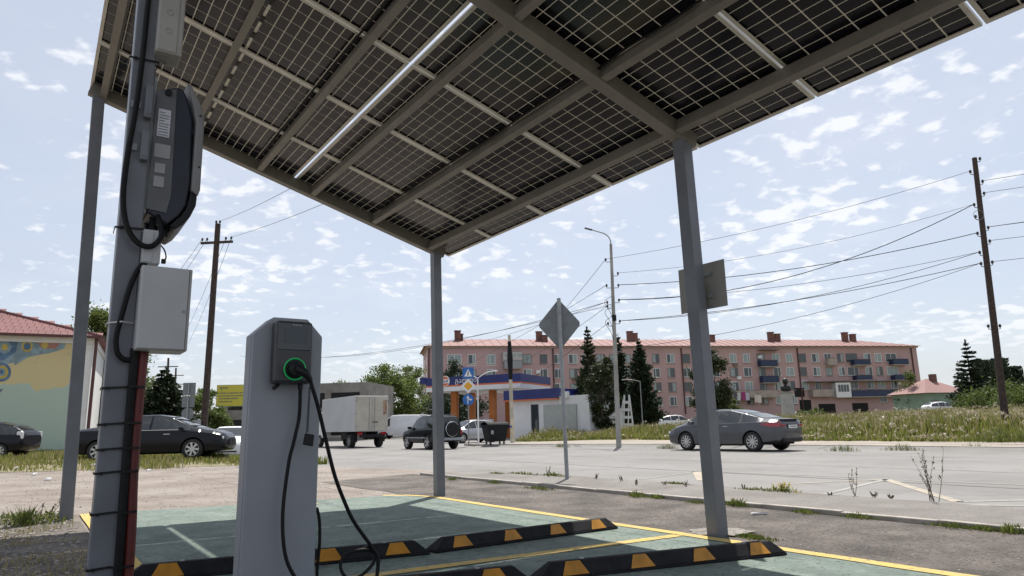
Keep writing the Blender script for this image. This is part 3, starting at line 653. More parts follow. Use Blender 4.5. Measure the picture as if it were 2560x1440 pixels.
def car(name, loc, heading, S, paint, label, wheels, glass=(), pillars=(), r=.33, tw=.21, spokes=10, scale=1.0, group=None, arch=1.16, rimcol=None, trim=True):
    """S: stations (x, z_bottom, z_belt, z_top, w_low, w_belt, w_top), front = +x.  glass=(side_rear, side_front, ws_front, ws_top, rw_top, rw_rear)"""
    t = tag(empty(name, loc, heading), label, 'car' if name != 'van' else 'van', group); t.scale = (scale,)*3
    S = sorted(S); sx = np.array([s[0] for s in S]); prm = np.array([s[1:] for s in S])
    xd = np.unique(np.r_[sx, np.arange(sx[0], sx[-1], 0.07)]); PR = np.stack([np.interp(xd, sx, prm[:, k]) for k in range(6)], 1)
    ker = np.array([1, 2, 3, 2, 1])/9.0                              # soften the kinks
    for k in range(6):
        pad = np.r_[[PR[0, k]]*2, PR[:, k], [PR[-1, k]]*2]; sm = np.convolve(pad, ker, 'valid'); PR[2:-2, k] = sm[2:-2]
    def sec(p):
        zb, zl, zt, wl, wb, wt = p; c = zt-zl
        return [(0, zb), (wl*.84, zb), (wl*.965, zb+.06), (wl, zb+(zl-zb)*.35), (wl*1.0, zb+(zl-zb)*.62), ((wl+wb)/2*.995, zl-(zl-zb)*.12), (wb, zl),
                (wb*.985-(wb-wt)*.06, zl+.012+c*.03), (wb-(wb-wt)*.52, zl+c*.50), (wt+(wb-wt)*.08, zl+c*.86), (wt*.90, zl+c*.965), (wt*.55, zl+c*.995), (0, zt)]
    secs = [sec(p) for p in PR]; K = len(secs[0]); nst = len(xd)
    ringk = 2*K-2
    mb = MB()
    for x, s_ in zip(xd, secs):
        for (y, z) in s_: mb.v.append((x, y, z))
        for (y, z) in reversed(s_[1:-1]): mb.v.append((x, -y, z))
    for i in range(nst-1):
        for j in range(ringk):
            a = i*ringk+j; b = i*ringk+(j+1) % ringk; mb.f.append((a, b, b+ringk, a+ringk)); mb.mi.append(0)
    mb.f.append(tuple(range(ringk))); mb.mi.append(0); mb.f.append(tuple((nst-1)*ringk+j for j in range(ringk-1, -1, -1))); mb.mi.append(0)
    tmp = bpy.data.objects.new('tmp', mb.mesh('tmp', [paint, dark])); col.objects.link(tmp)
    cutters = []
    for wx in wheels:
        c = MB().disc((wx, 0, r*1.0), (0, 1, 0), r*arch, 3.0, 36).mesh('cut', [paint, dark]); c.polygons.foreach_set('material_index', [1]*len(c.polygons))
        co_ = bpy.data.objects.new('cut', c); col.objects.link(co_); cutters.append(co_)
        md = tmp.modifiers.new('b', 'BOOLEAN'); md.object = co_; md.operation = 'DIFFERENCE'; md.solver = 'EXACT'
    dg = bpy.context.evaluated_depsgraph_get(); me = bpy.data.meshes.new_from_object(tmp.evaluated_get(dg)); me.name = 'body'
    for o_ in [tmp]+cutters: bpy.data.objects.remove(o_)
    body = bpy.data.objects.new('body', me); col.objects.link(body); body.parent = t; shade(me, 32)
    # dark core so that no daylight shows through the wheel wells
    zb_ = min(s[1] for s in S); MB().box(sx[0]+.35, sx[-1]-.35, -prm[:, 3].max()*.62, prm[:, 3].max()*.62, zb_+.04, prm[:, 1].max()*.8).build('underbody', dark, t)
    def patch(nm, cond, m_, lift=.006, sides=(1, -1), parent=t):
        for sgn in sides:
            g = MB(); vv = {}
            for i in range(nst-1):
                for j in range(K-1):
                    if cond(0.5*(xd[i]+xd[i+1]), j):
                        q = []
                        for (ii, jj) in ((i, j), (i, j+1), (i+1, j+1), (i+1, j)):
                            if (ii, jj) not in vv:
                                y, z = secs[ii][jj]; y2, z2 = secs[ii][min(jj+1, K-1)]; y1, z1 = secs[ii][max(jj-1, 0)]
                                n_ = Vector((0, z2-z1, -(y2-y1))); n_ = n_.normalized() if n_.length > 1e-6 else Vector((0, 0, 1))
                                zx = (PR[min(ii+1, nst-1), 2]-PR[max(ii-1, 0), 2])/max(1e-3, xd[min(ii+1, nst-1)]-xd[max(ii-1, 0)])
                                n_ = Vector((-zx*abs(n_.z), n_.y, n_.z)).normalized()*lift
                                vv[(ii, jj)] = len(g.v); g.v.append((xd[ii]+n_.x, sgn*(y+n_.y), z+n_.z))
                            q.append(vv[(ii, jj)])
                        g.f.append(tuple(q)); g.mi.append(0)
            if g.f:
                ob = g.build(nm, m_, parent); shade(ob.data, 50)
    if glass:
        sr, sf, wf, wt_, rt, rr = glass
        edges = [sr]+[p for p in pillars]+[sf]
        for a, b in zip(edges, edges[1:]):
            patch('side_window', lambda x, j, a=a, b=b: a+.03 < x < b-.03 and 7 <= j <= 8, glass_dk)
        patch('windscreen', lambda x, j: wt_ < x < wf and 10 <= j, glass_dk)
        patch('rear_window', lambda x, j: rr < x < rt and 10 <= j, glass_dk)
    for wx in wheels:
        for sd in (1, -1): wheel(t, wx, sd*(prm[:, 3].max()-tw/2-.012), r, tw, sd, spokes, rimcol)
    t['_d'] = 1; del t['_d']
    return t, (xd, PR, secs, patch)
def bits(t, items):
    for nm, b, m_, bev in items: MB().box(*b).build(nm, m_, t, bev)

# grey fastback sedan driving left on the far lane
grey_p = carpaint('paint_grey', (0.085, 0.088, 0.097), 0.25, 0.4)
ps = on(1885, 1129, -.1); pf = on(1706, 1127, -.1); hd = math.atan2(H1.y, H1.x)+R_(2)
SEDAN = [(-2.44, .50, .74, .82, .40, .38, .30), (-2.40, .40, .88, .98, .60, .58, .44), (-2.32, .34, .96, 1.07, .76, .73, .56), (-2.12, .30, .985, 1.10, .87, .83, .64), (-1.75, .26, .985, 1.125, .92, .88, .66), (-1.1, .20, .975, 1.31, .925, .89, .60), (-.45, .19, .96, 1.455, .925, .89, .575), (.2, .19, .945, 1.48, .925, .89, .58),
         (.75, .19, .93, 1.42, .925, .89, .585), (1.25, .2, .92, 1.20, .92, .88, .62), (1.62, .2, .90, 1.0, .92, .87, .68), (2.0, .22, .80, .90, .90, .84, .66), (2.3, .24, .70, .80, .82, .76, .56), (2.43, .30, .60, .68, .62, .58, .42)]
ctr = ps.lerp(pf, 0.5); fwd = Vector((math.cos(hd), math.sin(hd), 0)); left_ = Vector((-fwd.y, fwd.x, 0))
cc = ps + fwd*1.48 - left_*0.84
sed, (xd, PR, secs, patch) = car('sedan', (cc.x, cc.y, zgf(cc.x, cc.y)), hd, SEDAN, grey_p, 'grey fastback sedan driving on the road beside the far kerb', (-1.42, 1.43), (-1.62, 1.45, 1.5, .60, -.62, -1.72), (-.95, .02, ), r=.335, tw=.22, spokes=10, scale=1.08)
def body_y(x, z):
    i = min(range(len(xd)), key=lambda k: abs(xd[k]-x)); s_ = secs[i]; zz = [q[1] for q in s_[1:8]]; yy = [q[0] for q in s_[1:8]]
    return float(np.interp(z, zz, yy))
for sd in (1, -1):
    g = MB(); n_ = 14
    for i in range(n_+1):
        x = -1.72 - .66*i/n_; f = i/n_; zt_, zb_ = .925+.045*min(1, f*2), .925-.10*min(1, f*1.6)
        for zz in (zb_, (zb_+zt_)/2, zt_): y = body_y(x, zz); g.v.append((x-.006*f, sd*(y+.010), zz+.002))
    for i in range(n_):
        for j in (0, 1): a = i*3+j; g.f.append((a, a+1, a+4, a+3)); g.mi.append(0)
    shade(g.build('tail_lamp', tail_red, sed).data, 60)
    MB().box(-2.425, -2.40, min(sd*.40, sd*.62), max(sd*.40, sd*.62), .83, .90).build('inner_lamp', tail_red, sed, .01)
for sd in (1, -1):
    for x in (-.38, .62): MB().box(x-.1, x+.1, sd*.915-.014, sd*.915+.014, .845, .868).build('door_handle', chrome, sed, .006)
    mr = MB().box(.98, 1.16, min(sd*.90, sd*1.09), max(sd*.90, sd*1.09), .94, 1.07).build('mirror', grey_p, sed, .04)
    MB().box(2.16, 2.36, min(sd*.55, sd*.79), max(sd*.55, sd*.79), .62, .70).build('headlight', lamp_clear, sed, .03)
bits(sed, [('number_plate', (-2.452, -2.44, -.26, .26, .765, .88), plate_w, 0), ('bumper', (-2.43, -2.22, -.62, .62, .30, .50), black_pl, .08), ('plate_recess', (-2.441, -2.43, -.34, .34, .74, .90), dark, .01), ('boot_lip', (-2.40, -2.22, -.52, .52, 1.06, 1.085), grey_p, .01)])
for i in range(7): MB().box(-2.4545, -2.452, -.2+i*.058, -.165+i*.058, .795, .855).build('plate_character', m_ink, sed)
# long black saloon on the left verge
blk_p = mat('paint_black', (0.005, 0.006, 0.010), 0.2, spec=.28, var=.05, vscale=2)
SALOON = [(-2.40, .42, .76, .84, .62, .60, .5), (-2.33, .30, .92, 1.0, .80, .78, .62), (-2.0, .24, .96, 1.03, .88, .85, .68), (-1.55, .2, .96, 1.09, .91, .88, .66), (-1.0, .19, .95, 1.33, .91, .88, .60), (-.45, .19, .94, 1.44, .91, .88, .57), (.2, .19, .93, 1.45, .91, .88, .57), (.7, .19, .92, 1.36, .91, .88, .58),
          (1.2, .19, .91, 1.10, .91, .87, .64), (1.6, .2, .86, .97, .905, .86, .68), (2.05, .22, .80, .90, .88, .83, .66), (2.32, .24, .70, .80, .80, .74, .56), (2.42, .32, .58, .66, .60, .56, .4)]
mA, mB_ = at(205, 1130, 24.2), at(565, 1125, 24.9)
ml = mA.lerp(mB_, .5); hd2 = math.atan2(mB_.y-mA.y, mB_.x-mA.x)
mer, (_, _, _, patch) = car('saloon', (ml.x, ml.y, zgf(ml.x, ml.y)+.005), hd2, SALOON, blk_p, 'black saloon parked on the grass verge, seen from its side', (-1.42, 1.42), (-1.5, 1.33, 1.42, .55, -.70, -1.50), (-.85, .08), r=.325, tw=.22, spokes=7, scale=1.06)
patch('tail_lamp', lambda x, j: -2.36 < x < -2.0 and j in (4, 5), tail_red, .008)
for sd in (1, -1):
    for x in (-.4, .62): MB().box(x-.1, x+.1, sd*.905-.014, sd*.905+.014, .80, .825).build('door_handle', chrome, mer, .006)
    MB().box(1.0, 1.16, min(sd*.9, sd*1.07), max(sd*.9, sd*1.07), .92, 1.04).build('mirror', blk_p, mer, .04)
    MB().box(-1.3, 1.1, min(sd*.872, sd*.90), max(sd*.872, sd*.90), .935, .955).build('chrome_strip', chrome, mer, .004)
    MB().box(2.12, 2.34, min(sd*.5, sd*.76), max(sd*.5, sd*.76), .60, .71).build('headlight', lamp_clear, mer, .04)
# short black off-roader with a spare wheel on the tail
SUV = [(-1.95, .55, .95, 1.05, .72, .70, .6), (-1.9, .40, 1.02, 1.60, .80, .76, .58), (-1.7, .34, 1.03, 1.66, .84, .80, .60), (-.9, .32, 1.03, 1.70, .85, .81, .62), (-.1, .32, 1.02, 1.70, .85, .81, .62), (.25, .32, 1.01, 1.62, .85, .81, .62), (.75, .32, 1.0, 1.16, .85, .80, .66), (1.2, .33, .94, 1.04, .84, .78, .66), (1.65, .36, .86, .97, .80, .74, .62), (1.84, .42, .70, .80, .66, .62, .5)]
pv = at(1076, 1122, 38.4); hds = math.atan2(.84, -.60)
suv, _ = car('off_roader', (pv.x, pv.y, zgf(pv.x, pv.y)), hds, SUV, blk_p, 'short black off-road car with spare wheel on its tail', (-1.15, 1.1), (-1.85, .7, .82, .18, -1.80, -1.96), (-.85,), r=.36, tw=.24, spokes=5, scale=1.05)
sw = MB().disc((-2.05, -.12, 1.0), (1, 0, 0), .36, .2, 28).build('spare_wheel', black_pl, suv, .05); MB().ring((-2.06, -.12, 1.0), (1, 0, 0), .355, .03, 28, 8).build('cover_rim', chrome, sw)
bits(suv, [('rear_bumper', (-2.06, -1.86, -.78, .78, .44, .58), galv, .03), ('rear_glass', (-1.955, -1.93, -.56, .56, 1.12, 1.52), glass_dk, .03), ('roof_rail', (-1.6, .05, .55, .58, 1.72, 1.75), galv, 0), ('roof_rail', (-1.6, .05, -.58, -.55, 1.72, 1.75), galv, 0)])
for sd in (1, -1):
    MB().box(-1.955, -1.90, min(sd*.66, sd*.78), max(sd*.66, sd*.78), .72, .95).build('tail_lamp', tail_red, suv, .02)
    MB().box(.55, .70, min(sd*.8, sd*1.0), max(sd*.8, sd*1.0), 1.03, 1.17).build('mirror', black_pl, suv, .03)
    MB().box(-1.0, 1.1, min(sd*.845, sd*.865), max(sd*.845, sd*.865), .56, .62).build('side_moulding', galv, suv, .01)
# silver crossover by the petrol station, white sedan, black hatchback, far parked cars
silver_p = carpaint('paint_silver', (0.40, 0.41, 0.43), 0.3, 0.5); white_p = carpaint('paint_white', (0.70, 0.71, 0.73), 0.3, 0.0)
CROSS = [(-2.25, .5, .92, 1.0, .70, .68, .58), (-2.15, .34, 1.0, 1.15, .84, .80, .62), (-1.7, .26, 1.02, 1.45, .89, .85, .60), (-.9, .25, 1.01, 1.62, .90, .86, .60), (0, .25, 1.0, 1.66, .90, .86, .60), (.5, .25, .99, 1.56, .90, .86, .60), (1.1, .26, .98, 1.16, .90, .85, .66), (1.6, .28, .90, 1.03, .88, .82, .66), (2.05, .32, .78, .90, .82, .76, .6), (2.22, .4, .66, .74, .6, .58, .45)]
CG = (-1.9, 1.1, 1.2, .42, -1.2, -2.0)
p_ = at(1158, 1092, 51)
car('crossover', (p_.x+.6, p_.y, zgf(p_.x, p_.y)), math.atan2(-.62, -.78), CROSS, silver_p, 'silver crossover parked by the petrol station forecourt', (-1.35, 1.35), CG, (-.9, .1), r=.36, spokes=10)
p_ = at(578, 1122, 30)
wc, _ = car('small_sedan', (p_.x, p_.y, zgf(p_.x, p_.y)+.01), math.atan2(-.9, .25), SALOON, white_p, 'white sedan facing the lot, behind the black saloon', (-1.42, 1.42), (-1.5, 1.33, 1.42, .55, -.70, -1.50), (-.85, .08), r=.32, spokes=8, scale=.95)
for sd in (1, -1): MB().box(2.12, 2.36, min(sd*.45, sd*.74), max(sd*.45, sd*.74), .60, .70).build('headlight', lamp_clear, wc, .03)
bits(wc, [('grille', (2.36, 2.43, -.38, .38, .58, .66), black_pl, .01), ('number_plate', (2.415, 2.44, -.26, .26, .42, .52), plate_w, 0), ('lower_grille', (2.36, 2.425, -.5, .5, .36, .42), black_pl, 0)])
p_ = at(-4, 1140, 27)
hb_, _ = car('hatchback', (p_.x-.95, p_.y+.2, zgf(p_.x, p_.y)), math.atan2(-.12, -1), CROSS, blk_p, 'black hatchback with pale tail lamps in front of the painted wall', (-1.35, 1.35), CG, (-.9, .1), r=.33, spokes=8, scale=.86)
for sd in (1, -1): MB().box(-2.22, -1.95, min(sd*.68, sd*.80), max(sd*.68, sd*.80), .84, 1.16).build('tail_lamp', lamp_clear, hb_, .03)
VAN = [(-2.9, .5, 1.3, 2.35, .88, .86, .74), (-2.8, .36, 1.32, 2.5, .96, .94, .78), (0, .34, 1.32, 2.55, .98, .96, .80), (1.2, .34, 1.30, 2.5, .98, .95, .80), (1.9, .36, 1.25, 1.95, .97, .92, .74), (2.4, .38, 1.10, 1.35, .95, .88, .72), (2.85, .42, .92, 1.08, .88, .8, .66), (2.98, .5, .75, .85, .7, .68, .5)]
p_ = at(1000, 1092, 74)
car('van', (p_.x+.4, p_.y, zgf(p_.x, p_.y)), math.atan2(.12, -1), VAN, white_p, 'white panel van driving behind the black off-road car', (-1.7, 1.9), (1.25, 2.35, 2.45, 1.45, -5, -5.2), (), r=.36, spokes=6, scale=.98)
for (px, py, Y, hdg, sc_, lab) in ((2008, 1022, 104, 0.3, 1.25, 'white van parked before the pink apartment block, half hidden by grass'), (2312, 1026, 96, 2.9, 1.0, 'white car parked at the corner of the pink apartment block'), (2352, 1026, 92, .2, 1.05, 'pale car parked before the green house'), (1690, 1040, 92, .1, 1.15, 'white car parked between cypress and kerb pole, low in the grass')):
    p_ = at(px, py, Y); car('parked_car', (p_.x, p_.y, zgf(p_.x, p_.y)), hdg, CROSS, white_p, lab, (-1.35, 1.35), CG, (-.9, .1), r=.35, spokes=8, scale=sc_)

# box truck
tr0 = on(927, 1119, -.1); trh = math.atan2(.82, -.57)
tr = tag(empty('box_truck', (tr0.x, tr0.y, zgf(tr0.x, tr0.y)), trh), 'white box truck with rust-stained rear doors driving away', 'truck')
m_tside = mat('truck_side', (0.45, 0.46, 0.47), 0.5, var=0.05, vscale=.8); m_tdoor = mat('truck_door', (0.43, 0.40, 0.34), 0.6, var=0.08, vscale=1.5, speck=((0.24, 0.10, 0.05), 2.2, 0.62, 0.7))
TL, TW, Z0, Z1 = 6.0, 1.12, 1.0, 3.22
MB().box(-.05, TL, -TW, TW, Z0, Z1).build('box_body', m_tside, tr, .02)
for sd in (1, -1):
    MB().box(-.082, -.053, min(sd*.015, sd*(TW-.03)), max(sd*.015, sd*(TW-.03)), Z0+.05, Z1-.05).build('rear_door', m_tdoor, tr, .008)
    MB().tube([(-.10, sd*.18, Z0+.08), (-.10, sd*.18, Z1-.08)], .018, 6).build('lock_bar', galv, tr)
    for z in (1.3, 2.1, 2.9): MB().box(-.095, -.083, min(sd*(TW-.12), sd*(TW-.01)), max(sd*(TW-.12), sd*(TW-.01)), z-.04, z+.04).build('hinge', galv, tr)
MB().box(-.115, -.095, -.42, -.05, 1.55, 1.60).build('door_handle', black_pl, tr)
mrs = mat('rust_patch', (0.20, 0.085, 0.045), 0.85, col2=(0.36, 0.27, 0.2), vscale=3); MB().poly([(-.0835, -.78, 2.0), (-.0835, -.72, 2.9), (-.0835, -1.02, 2.95), (-.0835, -1.0, 2.1)]).build('rust_stain', mrs, tr)
for sd in (1, -1): MB().box(-.05, TL-.05, sd*.4-.05, sd*.4+.05, .78, .99).build('chassis_rail', dark, tr)
MB().box(-.12, -.02, -.8, .8, .62, .80).build('rear_bumper', dark, tr, .02)
MB().box(-.12, -.06, .62, .95, .80, .95).build('tail_lamp', tail_red, tr); MB().box(-.12, -.06, -.95, -.62, .80, .95).build('tail_lamp', tail_red, tr)
MB().box(1.5, 2.6, .55, 1.0, .50, .95).build('fuel_tank', dark, tr, .05); MB().box(1.5, 2.6, -1.0, -.55, .50, .95).build('tool_box', dark, tr, .03)
for sd in (1, -1): wheel(tr, .95, sd*.93, .41, .34, sd, 6, galv); wheel(tr, 6.6, sd*.93, .41, .24, sd, 6, galv); MB().box(.42, .46, sd*.93-.2, sd*.93+.2, .35, .9).build('mud_flap', dark, tr)
cabm = MB().hexa([(TL+.1, -1.0, .6), (TL+1.75, -1.0, .6), (TL+1.75, 1.0, .6), (TL+.1, 1.0, .6)], [(TL+.1, -1.0, 1.55), (TL+1.8, -1.0, 1.5), (TL+1.8, 1.0, 1.5), (TL+.1, 1.0, 1.55)])
cabm.hexa([(TL+.1, -.98, 1.55), (TL+1.78, -.98, 1.5), (TL+1.78, .98, 1.5), (TL+.1, .98, 1.55)], [(TL+.1, -.88, 2.4), (TL+1.25, -.88, 2.4), (TL+1.25, .88, 2.4), (TL+.1, .88, 2.4)]); cabm.build('cab', white, tr, .06)
MB().poly([(TL+1.80, -.8, 1.6), (TL+1.80, .8, 1.6), (TL+1.32, .76, 2.28), (TL+1.32, -.76, 2.28)]).build('windscreen', glass_dk, tr)

# ------------------------------------------------------------------ wheelie bin at the far kerb
bp_ = at(1238, 1112, 40.2); bn = tag(empty('waste_bin', (bp_.x, bp_.y, zgf(bp_.x, bp_.y)), R_(25)), 'large black wheeled waste bin standing at the far kerb', 'bin')
m_bin = mat('bin_plastic', (0.014, 0.015, 0.016), 0.75, spec=.2, var=.2, vscale=4)
MB().hexa([(-.50, -.38, .2), (.50, -.38, .2), (.50, .38, .2), (-.5, .38, .2)], [(-.66, -.5, 1.12), (.66, -.5, 1.12), (.66, .5, 1.12), (-.66, .5, 1.12)]).build('body', m_bin, bn, .03)
MB().box(-.70, .70, -.54, .54, 1.08, 1.14).build('rim', m_bin, bn, .02)
ld = MB(); n_ = 8
for i in range(n_):
    a0, a1 = math.pi*i/n_, math.pi*(i+1)/n_; ld.poly([(-.68, -.52*math.cos(a0), 1.142+.16*math.sin(a0)), (.68, -.52*math.cos(a0), 1.142+.16*math.sin(a0)), (.68, -.52*math.cos(a1), 1.142+.16*math.sin(a1)), (-.68, -.52*math.cos(a1), 1.142+.16*math.sin(a1))])
ld.build('lid', m_bin, bn)
for sx_ in (-1, 1):
    for sy_ in (-1, 1): MB().disc((sx_*.42, sy_*.3, .1), (1, 0, 0), .1, .05, 14).build('castor', tyre_m, bn); MB().box(sx_*.42-.03, sx_*.42+.03, sy_*.3-.03, sy_*.3+.03, .1, .2).build('castor_fork', galv, bn)
MB().box(-.44, -.28, -.462, -.452, .62, .86).build('printed_mark', m_lab2, bn); MB().box(.72, .86, -.5, -.2, .95, 1.1).build('hanging_bag', mat('blue_bag', (.05, .05, .22), .5), bn, .03)

# ------------------------------------------------------------------ pink apartment block
m_pink = mat('pink_render', (0.465, 0.310, 0.305), 0.9, col2=(0.415, 0.275, 0.27), vscale=0.15, bump=0.1, bscale=3, speck=((0.30, 0.20, 0.19), 0.9, 0.63, 0.5), detail=7)
m_pink2 = mat('pink_shade_wall', (0.37, 0.24, 0.23), 0.9, var=0.08, vscale=.2)
m_roofp = mat('pink_roof', (0.245, 0.135, 0.125), 0.8, var=0.08, vscale=.12)
m_chim = mat('chimney_brick', (0.15, 0.075, 0.06), 0.9, var=.25, vscale=2)
m_frame_w = mat('window_frame_white', (0.66, 0.66, 0.66), 0.5)
m_frame_b = mat('window_frame_brown', (0.16, 0.12, 0.10), 0.6)
m_pane = mat('window_pane', (0.035, 0.045, 0.05), 0.05, spec=0.8)
m_pane_l = mat('window_curtain', (0.26, 0.31, 0.31), 0.25)
m_blue = mat('balcony_blue', (0.016, 0.030, 0.075), 0.6, var=.1, vscale=1)
m_slab = mat('balcony_slab', (0.34, 0.28, 0.25), 0.9, var=.15, vscale=.8)
m_pipe = mat('downpipe', (0.085, 0.030, 0.028), 0.6)
ANG = R_(11.0)
bc = at(1069, 1000, 122); BZ = 2.55
ab = tag(empty('apartment_block', (bc.x, bc.y, BZ), ANG), 'long pink four-storey apartment block with hipped pink roof and blue balconies', 'building')
bd = Vector((math.cos(ANG), math.sin(ANG), 0)); bnv = Vector((-bd.y, bd.x, 0))
def fac(px, py):
    d = ray(px, py); o_ = Vector((bc.x, bc.y, 0)); c0 = Vector((0, 0, CAM_H)); t = (o_-c0).dot(bnv)/d.dot(bnv); p = c0+d*t
    return (p-o_).dot(bd), p.z-BZ
sR, zR = fac(2290, 868); BLN = sR; EV = 0.5*(fac(1069, 872)[1]+zR); BD = 13.0
rows_z = [fac(1700, y)[1] for y in (1003, 969, 933, 896)]; rows_z = [1.9, 4.95, 8.0, 11.05] if abs(rows_z[3]-rows_z[0]) < 1 else [rows_z[0]+i*(rows_z[3]-rows_z[0])/3 for i in range(4)]
MB().box(0, BLN, 0, BD, -3.5, EV).build('wall', m_pink, ab)
MB().box(-.25, BLN+.25, -.25, BD+.25, EV+.002, EV+.32).build('cornice', mat('cornice', (0.40, 0.30, 0.27), .9), ab)
e_ = .75; rh = 2.45
rf = MB(); c4 = [(-e_, -e_, EV+.33), (BLN+e_, -e_, EV+.33), (BLN+e_, BD+e_, EV+.33), (-e_, BD+e_, EV+.33)]; r1, r2 = (BD/2, BD/2, EV+rh), (BLN-BD/2-4, BD/2, EV+rh)
rf.poly([c4[0], c4[1], r2, r1]).poly([c4[1], c4[2], r2]).poly([c4[2], c4[3], r1, r2]).poly([c4[3], c4[0], r1]).poly([c4[3], c4[2], c4[1], c4[0]])
roof = rf.build('roof', m_roofp, ab)
nrib = int(BLN/1.6)
for i in range(nrib):                                # standing seams of the sheet roof
    s_ = (i+.5)*BLN/nrib; f = min(1, (s_+e_)/(BD/2+e_), (BLN+e_-s_)/(BD/2+4+e_))
    MB().beam((s_, -e_, EV+.36), (s_, -e_+(BD/2+e_)*f, EV+.36+(rh-.33)*f), .05, .06).build('roof_seam', m_roofp, roof)
for px, dz in ((1151, .5), (1158, -.2), (1362, .4), (1374, -.2), (1597, .5), (1610, .1), (1786, .5), (1806, -.1), (1958, .5), (1977, .1), (2149, .5), (2171, .1)):
    s_ = fac(px, 855)[0]; y_ = BD/2-1.2-random.uniform(0, 1.4); z0 = EV+.33+(rh-.33)*((y_+e_)/(BD/2+e_))
    c = MB().box(s_-.55, s_+.55, y_-.4, y_+.4, z0-.8, z0+1.3+dz).build('chimney', m_chim, ab); MB().box(s_-.65, s_+.65, y_-.5, y_+.5, z0+1.31+dz, z0+1.45+dz).build('cap', m_chim, c)
for px in (1071, 1384, 1707, 1999, 2286):
    s_ = min(max(fac(px, 940)[0], .2), BLN-.2); MB().tube([(s_, -.12, EV), (s_, -.12, 0)], .14, 6).build('downpipe', m_pipe, ab)
WCOL = [1136, 1180, 1228, 1319, 1360, 1396, 1434, 1466, 1502, 1536, 1570, 1604, 1642, 1679, 1718, 1752, 1790, 1836, 1870, 1906, 1944, 1977, 2010, 2043, 2074, 2106, 2134, 2174, 2201, 2233]
def window(s_, z, w, h, brown=False, white_surround=False):
    fr = m_frame_b if brown else m_frame_w
    mb = MB(); t = .09; y0, y1 = -.035, .02
    mb.box(s_-w/2, s_+w/2, y0, y1, z+h/2-t, z+h/2).box(s_-w/2, s_+w/2, y0, y1, z-h/2, z-h/2+t).box(s_-w/2, s_-w/2+t, y0, y1, z-h/2+t, z+h/2-t).box(s_+w/2-t, s_+w/2, y0, y1, z-h/2+t, z+h/2-t)
    k = random.choice((-.12, 0, .12))*w; mb.box(s_+k-t/2, s_+k+t/2, y0, y1, z-h/2+t, z+h/2-t)
    o_ = mb.build('window', fr, ab)
    for a, b in ((s_-w/2+t, s_+k-t/2), (s_+k+t/2, s_+w/2-t)):
        MB().box(a, b, -.012, .003, z-h/2+t, z+h/2-t).build('pane', random.choice((m_pane, m_pane, m_pane_l, m_pane_l)), o_)
    MB().box(s_-w/2-.08, s_+w/2+.08, -.16, -.002, z-h/2-.1, z-h/2-.02).build('sill', m_slab, o_)
    if white_surround: MB().box(s_-w/2-.15, s_+w/2+.15, -.02, -.001, z-h/2-.3, z-h/2-.12).build('surround', m_frame_w, o_)
for ri, zz in enumerate(rows_z):
    for ci, px in enumerate(WCOL):
        if ri == 0 and 1960 < px < 2180 and px not in (1977,): continue
        if ri == 1 and 2060 < px < 2120: continue
        s_ = fac(px, 940)[0]; bw = random.random()
        window(s_, zz, (2.6 if px in (1136, 2134, 2233) and ri > 1 else random.choice((1.45, 1.6, 1.7))), 1.75, bw < .35, px < 1240)
for (sy) in (3.2, 9.2):                              # narrow windows of the end wall
    for zz in rows_z: MB().box(-.03, .01, sy-.5, sy+.5, zz-.8, zz+.8).build('end_window', m_pane, ab)
def balcony(px0, px1, py0, py1, m_, glazed=False, depth=1.3):
    a, z1 = fac(px0, py0); b, z0 = fac(px1, py1)
    o_ = MB().box(a, b, -depth, -.003, z0-.16, z0).build('balcony', m_slab, ab)
    MB().box(a, b, -depth, -depth+.06, z0+.02, z1).build('front_panel', m_, o_); MB().box(a, a+.06, -depth+.062, -.004, z0+.02, z1).build('side_panel', m_, o_); MB().box(b-.06, b, -depth+.062, -.004, z0+.02, z1).build('side_panel', m_, o_)
    MB().box(a-.03, b+.03, -depth-.03, -depth+.09, z1+.002, z1+.07).build('rail', m_frame_b, o_)
for a in ((1893, 902, 1936, 917), (2125, 900, 2166, 913), (2221, 899, 2261, 912), (1898, 941, 1940, 957), (2131, 939, 2171, 950), (2226, 938, 2263, 950)): balcony(a[0], a[2], a[1], a[3], m_blue)
balcony(2117, 2275, 977, 990, m_blue, depth=1.5); balcony(2020, 2074, 975, 990, m_slab, depth=1.5); balcony(1790, 1935, 978, 992, m_slab, depth=1.5); balcony(2062, 2087, 897, 912, m_slab, depth=.9); balcony(1258, 1302, 903, 921, galv); balcony(1200, 1290, 940, 950, m_slab)
a, z1 = fac(2076, 958); b, z0 = fac(2117, 994); en = MB().box(a, b, -1.55, -.003, z0, z1).build('enclosed_balcony', m_frame_w, ab)
for k in range(4): MB().box(a+.5+k*.62, a+1.0+k*.62, -1.58, -1.552, z0+1.1, z1-.4).build('pane', m_pane, en)
a, _ = fac(2010, 955); b, zt_ = fac(2278, 952); MB().box(a, b, -1.7, -.004, zt_-.1, zt_+.08).build('balcony_roof', m_frame_b, ab)
a, _ = fac(1893, 875); b, zt_ = fac(1940, 876); MB().box(a, b, -1.5, -.004, zt_-.05, zt_+.05).build('awning', m_frame_b, ab)
for x0, x1, y0, y1 in ((2046, 2090, 1010, 1032), (2130, 2172, 1008, 1032), (1985, 2012, 970, 992), (1998, 2030, 1000, 1030)):
    a, z1 = fac(x0, y0); b, z0 = fac(x1, y1); MB().box(a, b, -.04, .01, z0, z1).build('garage_door', dark, ab)
a, z1 = fac(1255, 882); b, z0 = fac(1303, 905); lo = MB().box(a, b, -1.2, -.003, z0, z1).build('loggia', mat('loggia', (.42, .40, .38), .7), ab)
for k in range(3): MB().box(a+.25+k*1.2, a+1.15+k*1.2, -1.225, -1.202, z0+.9, z1-.3).build('pane', m_pane_l, lo)
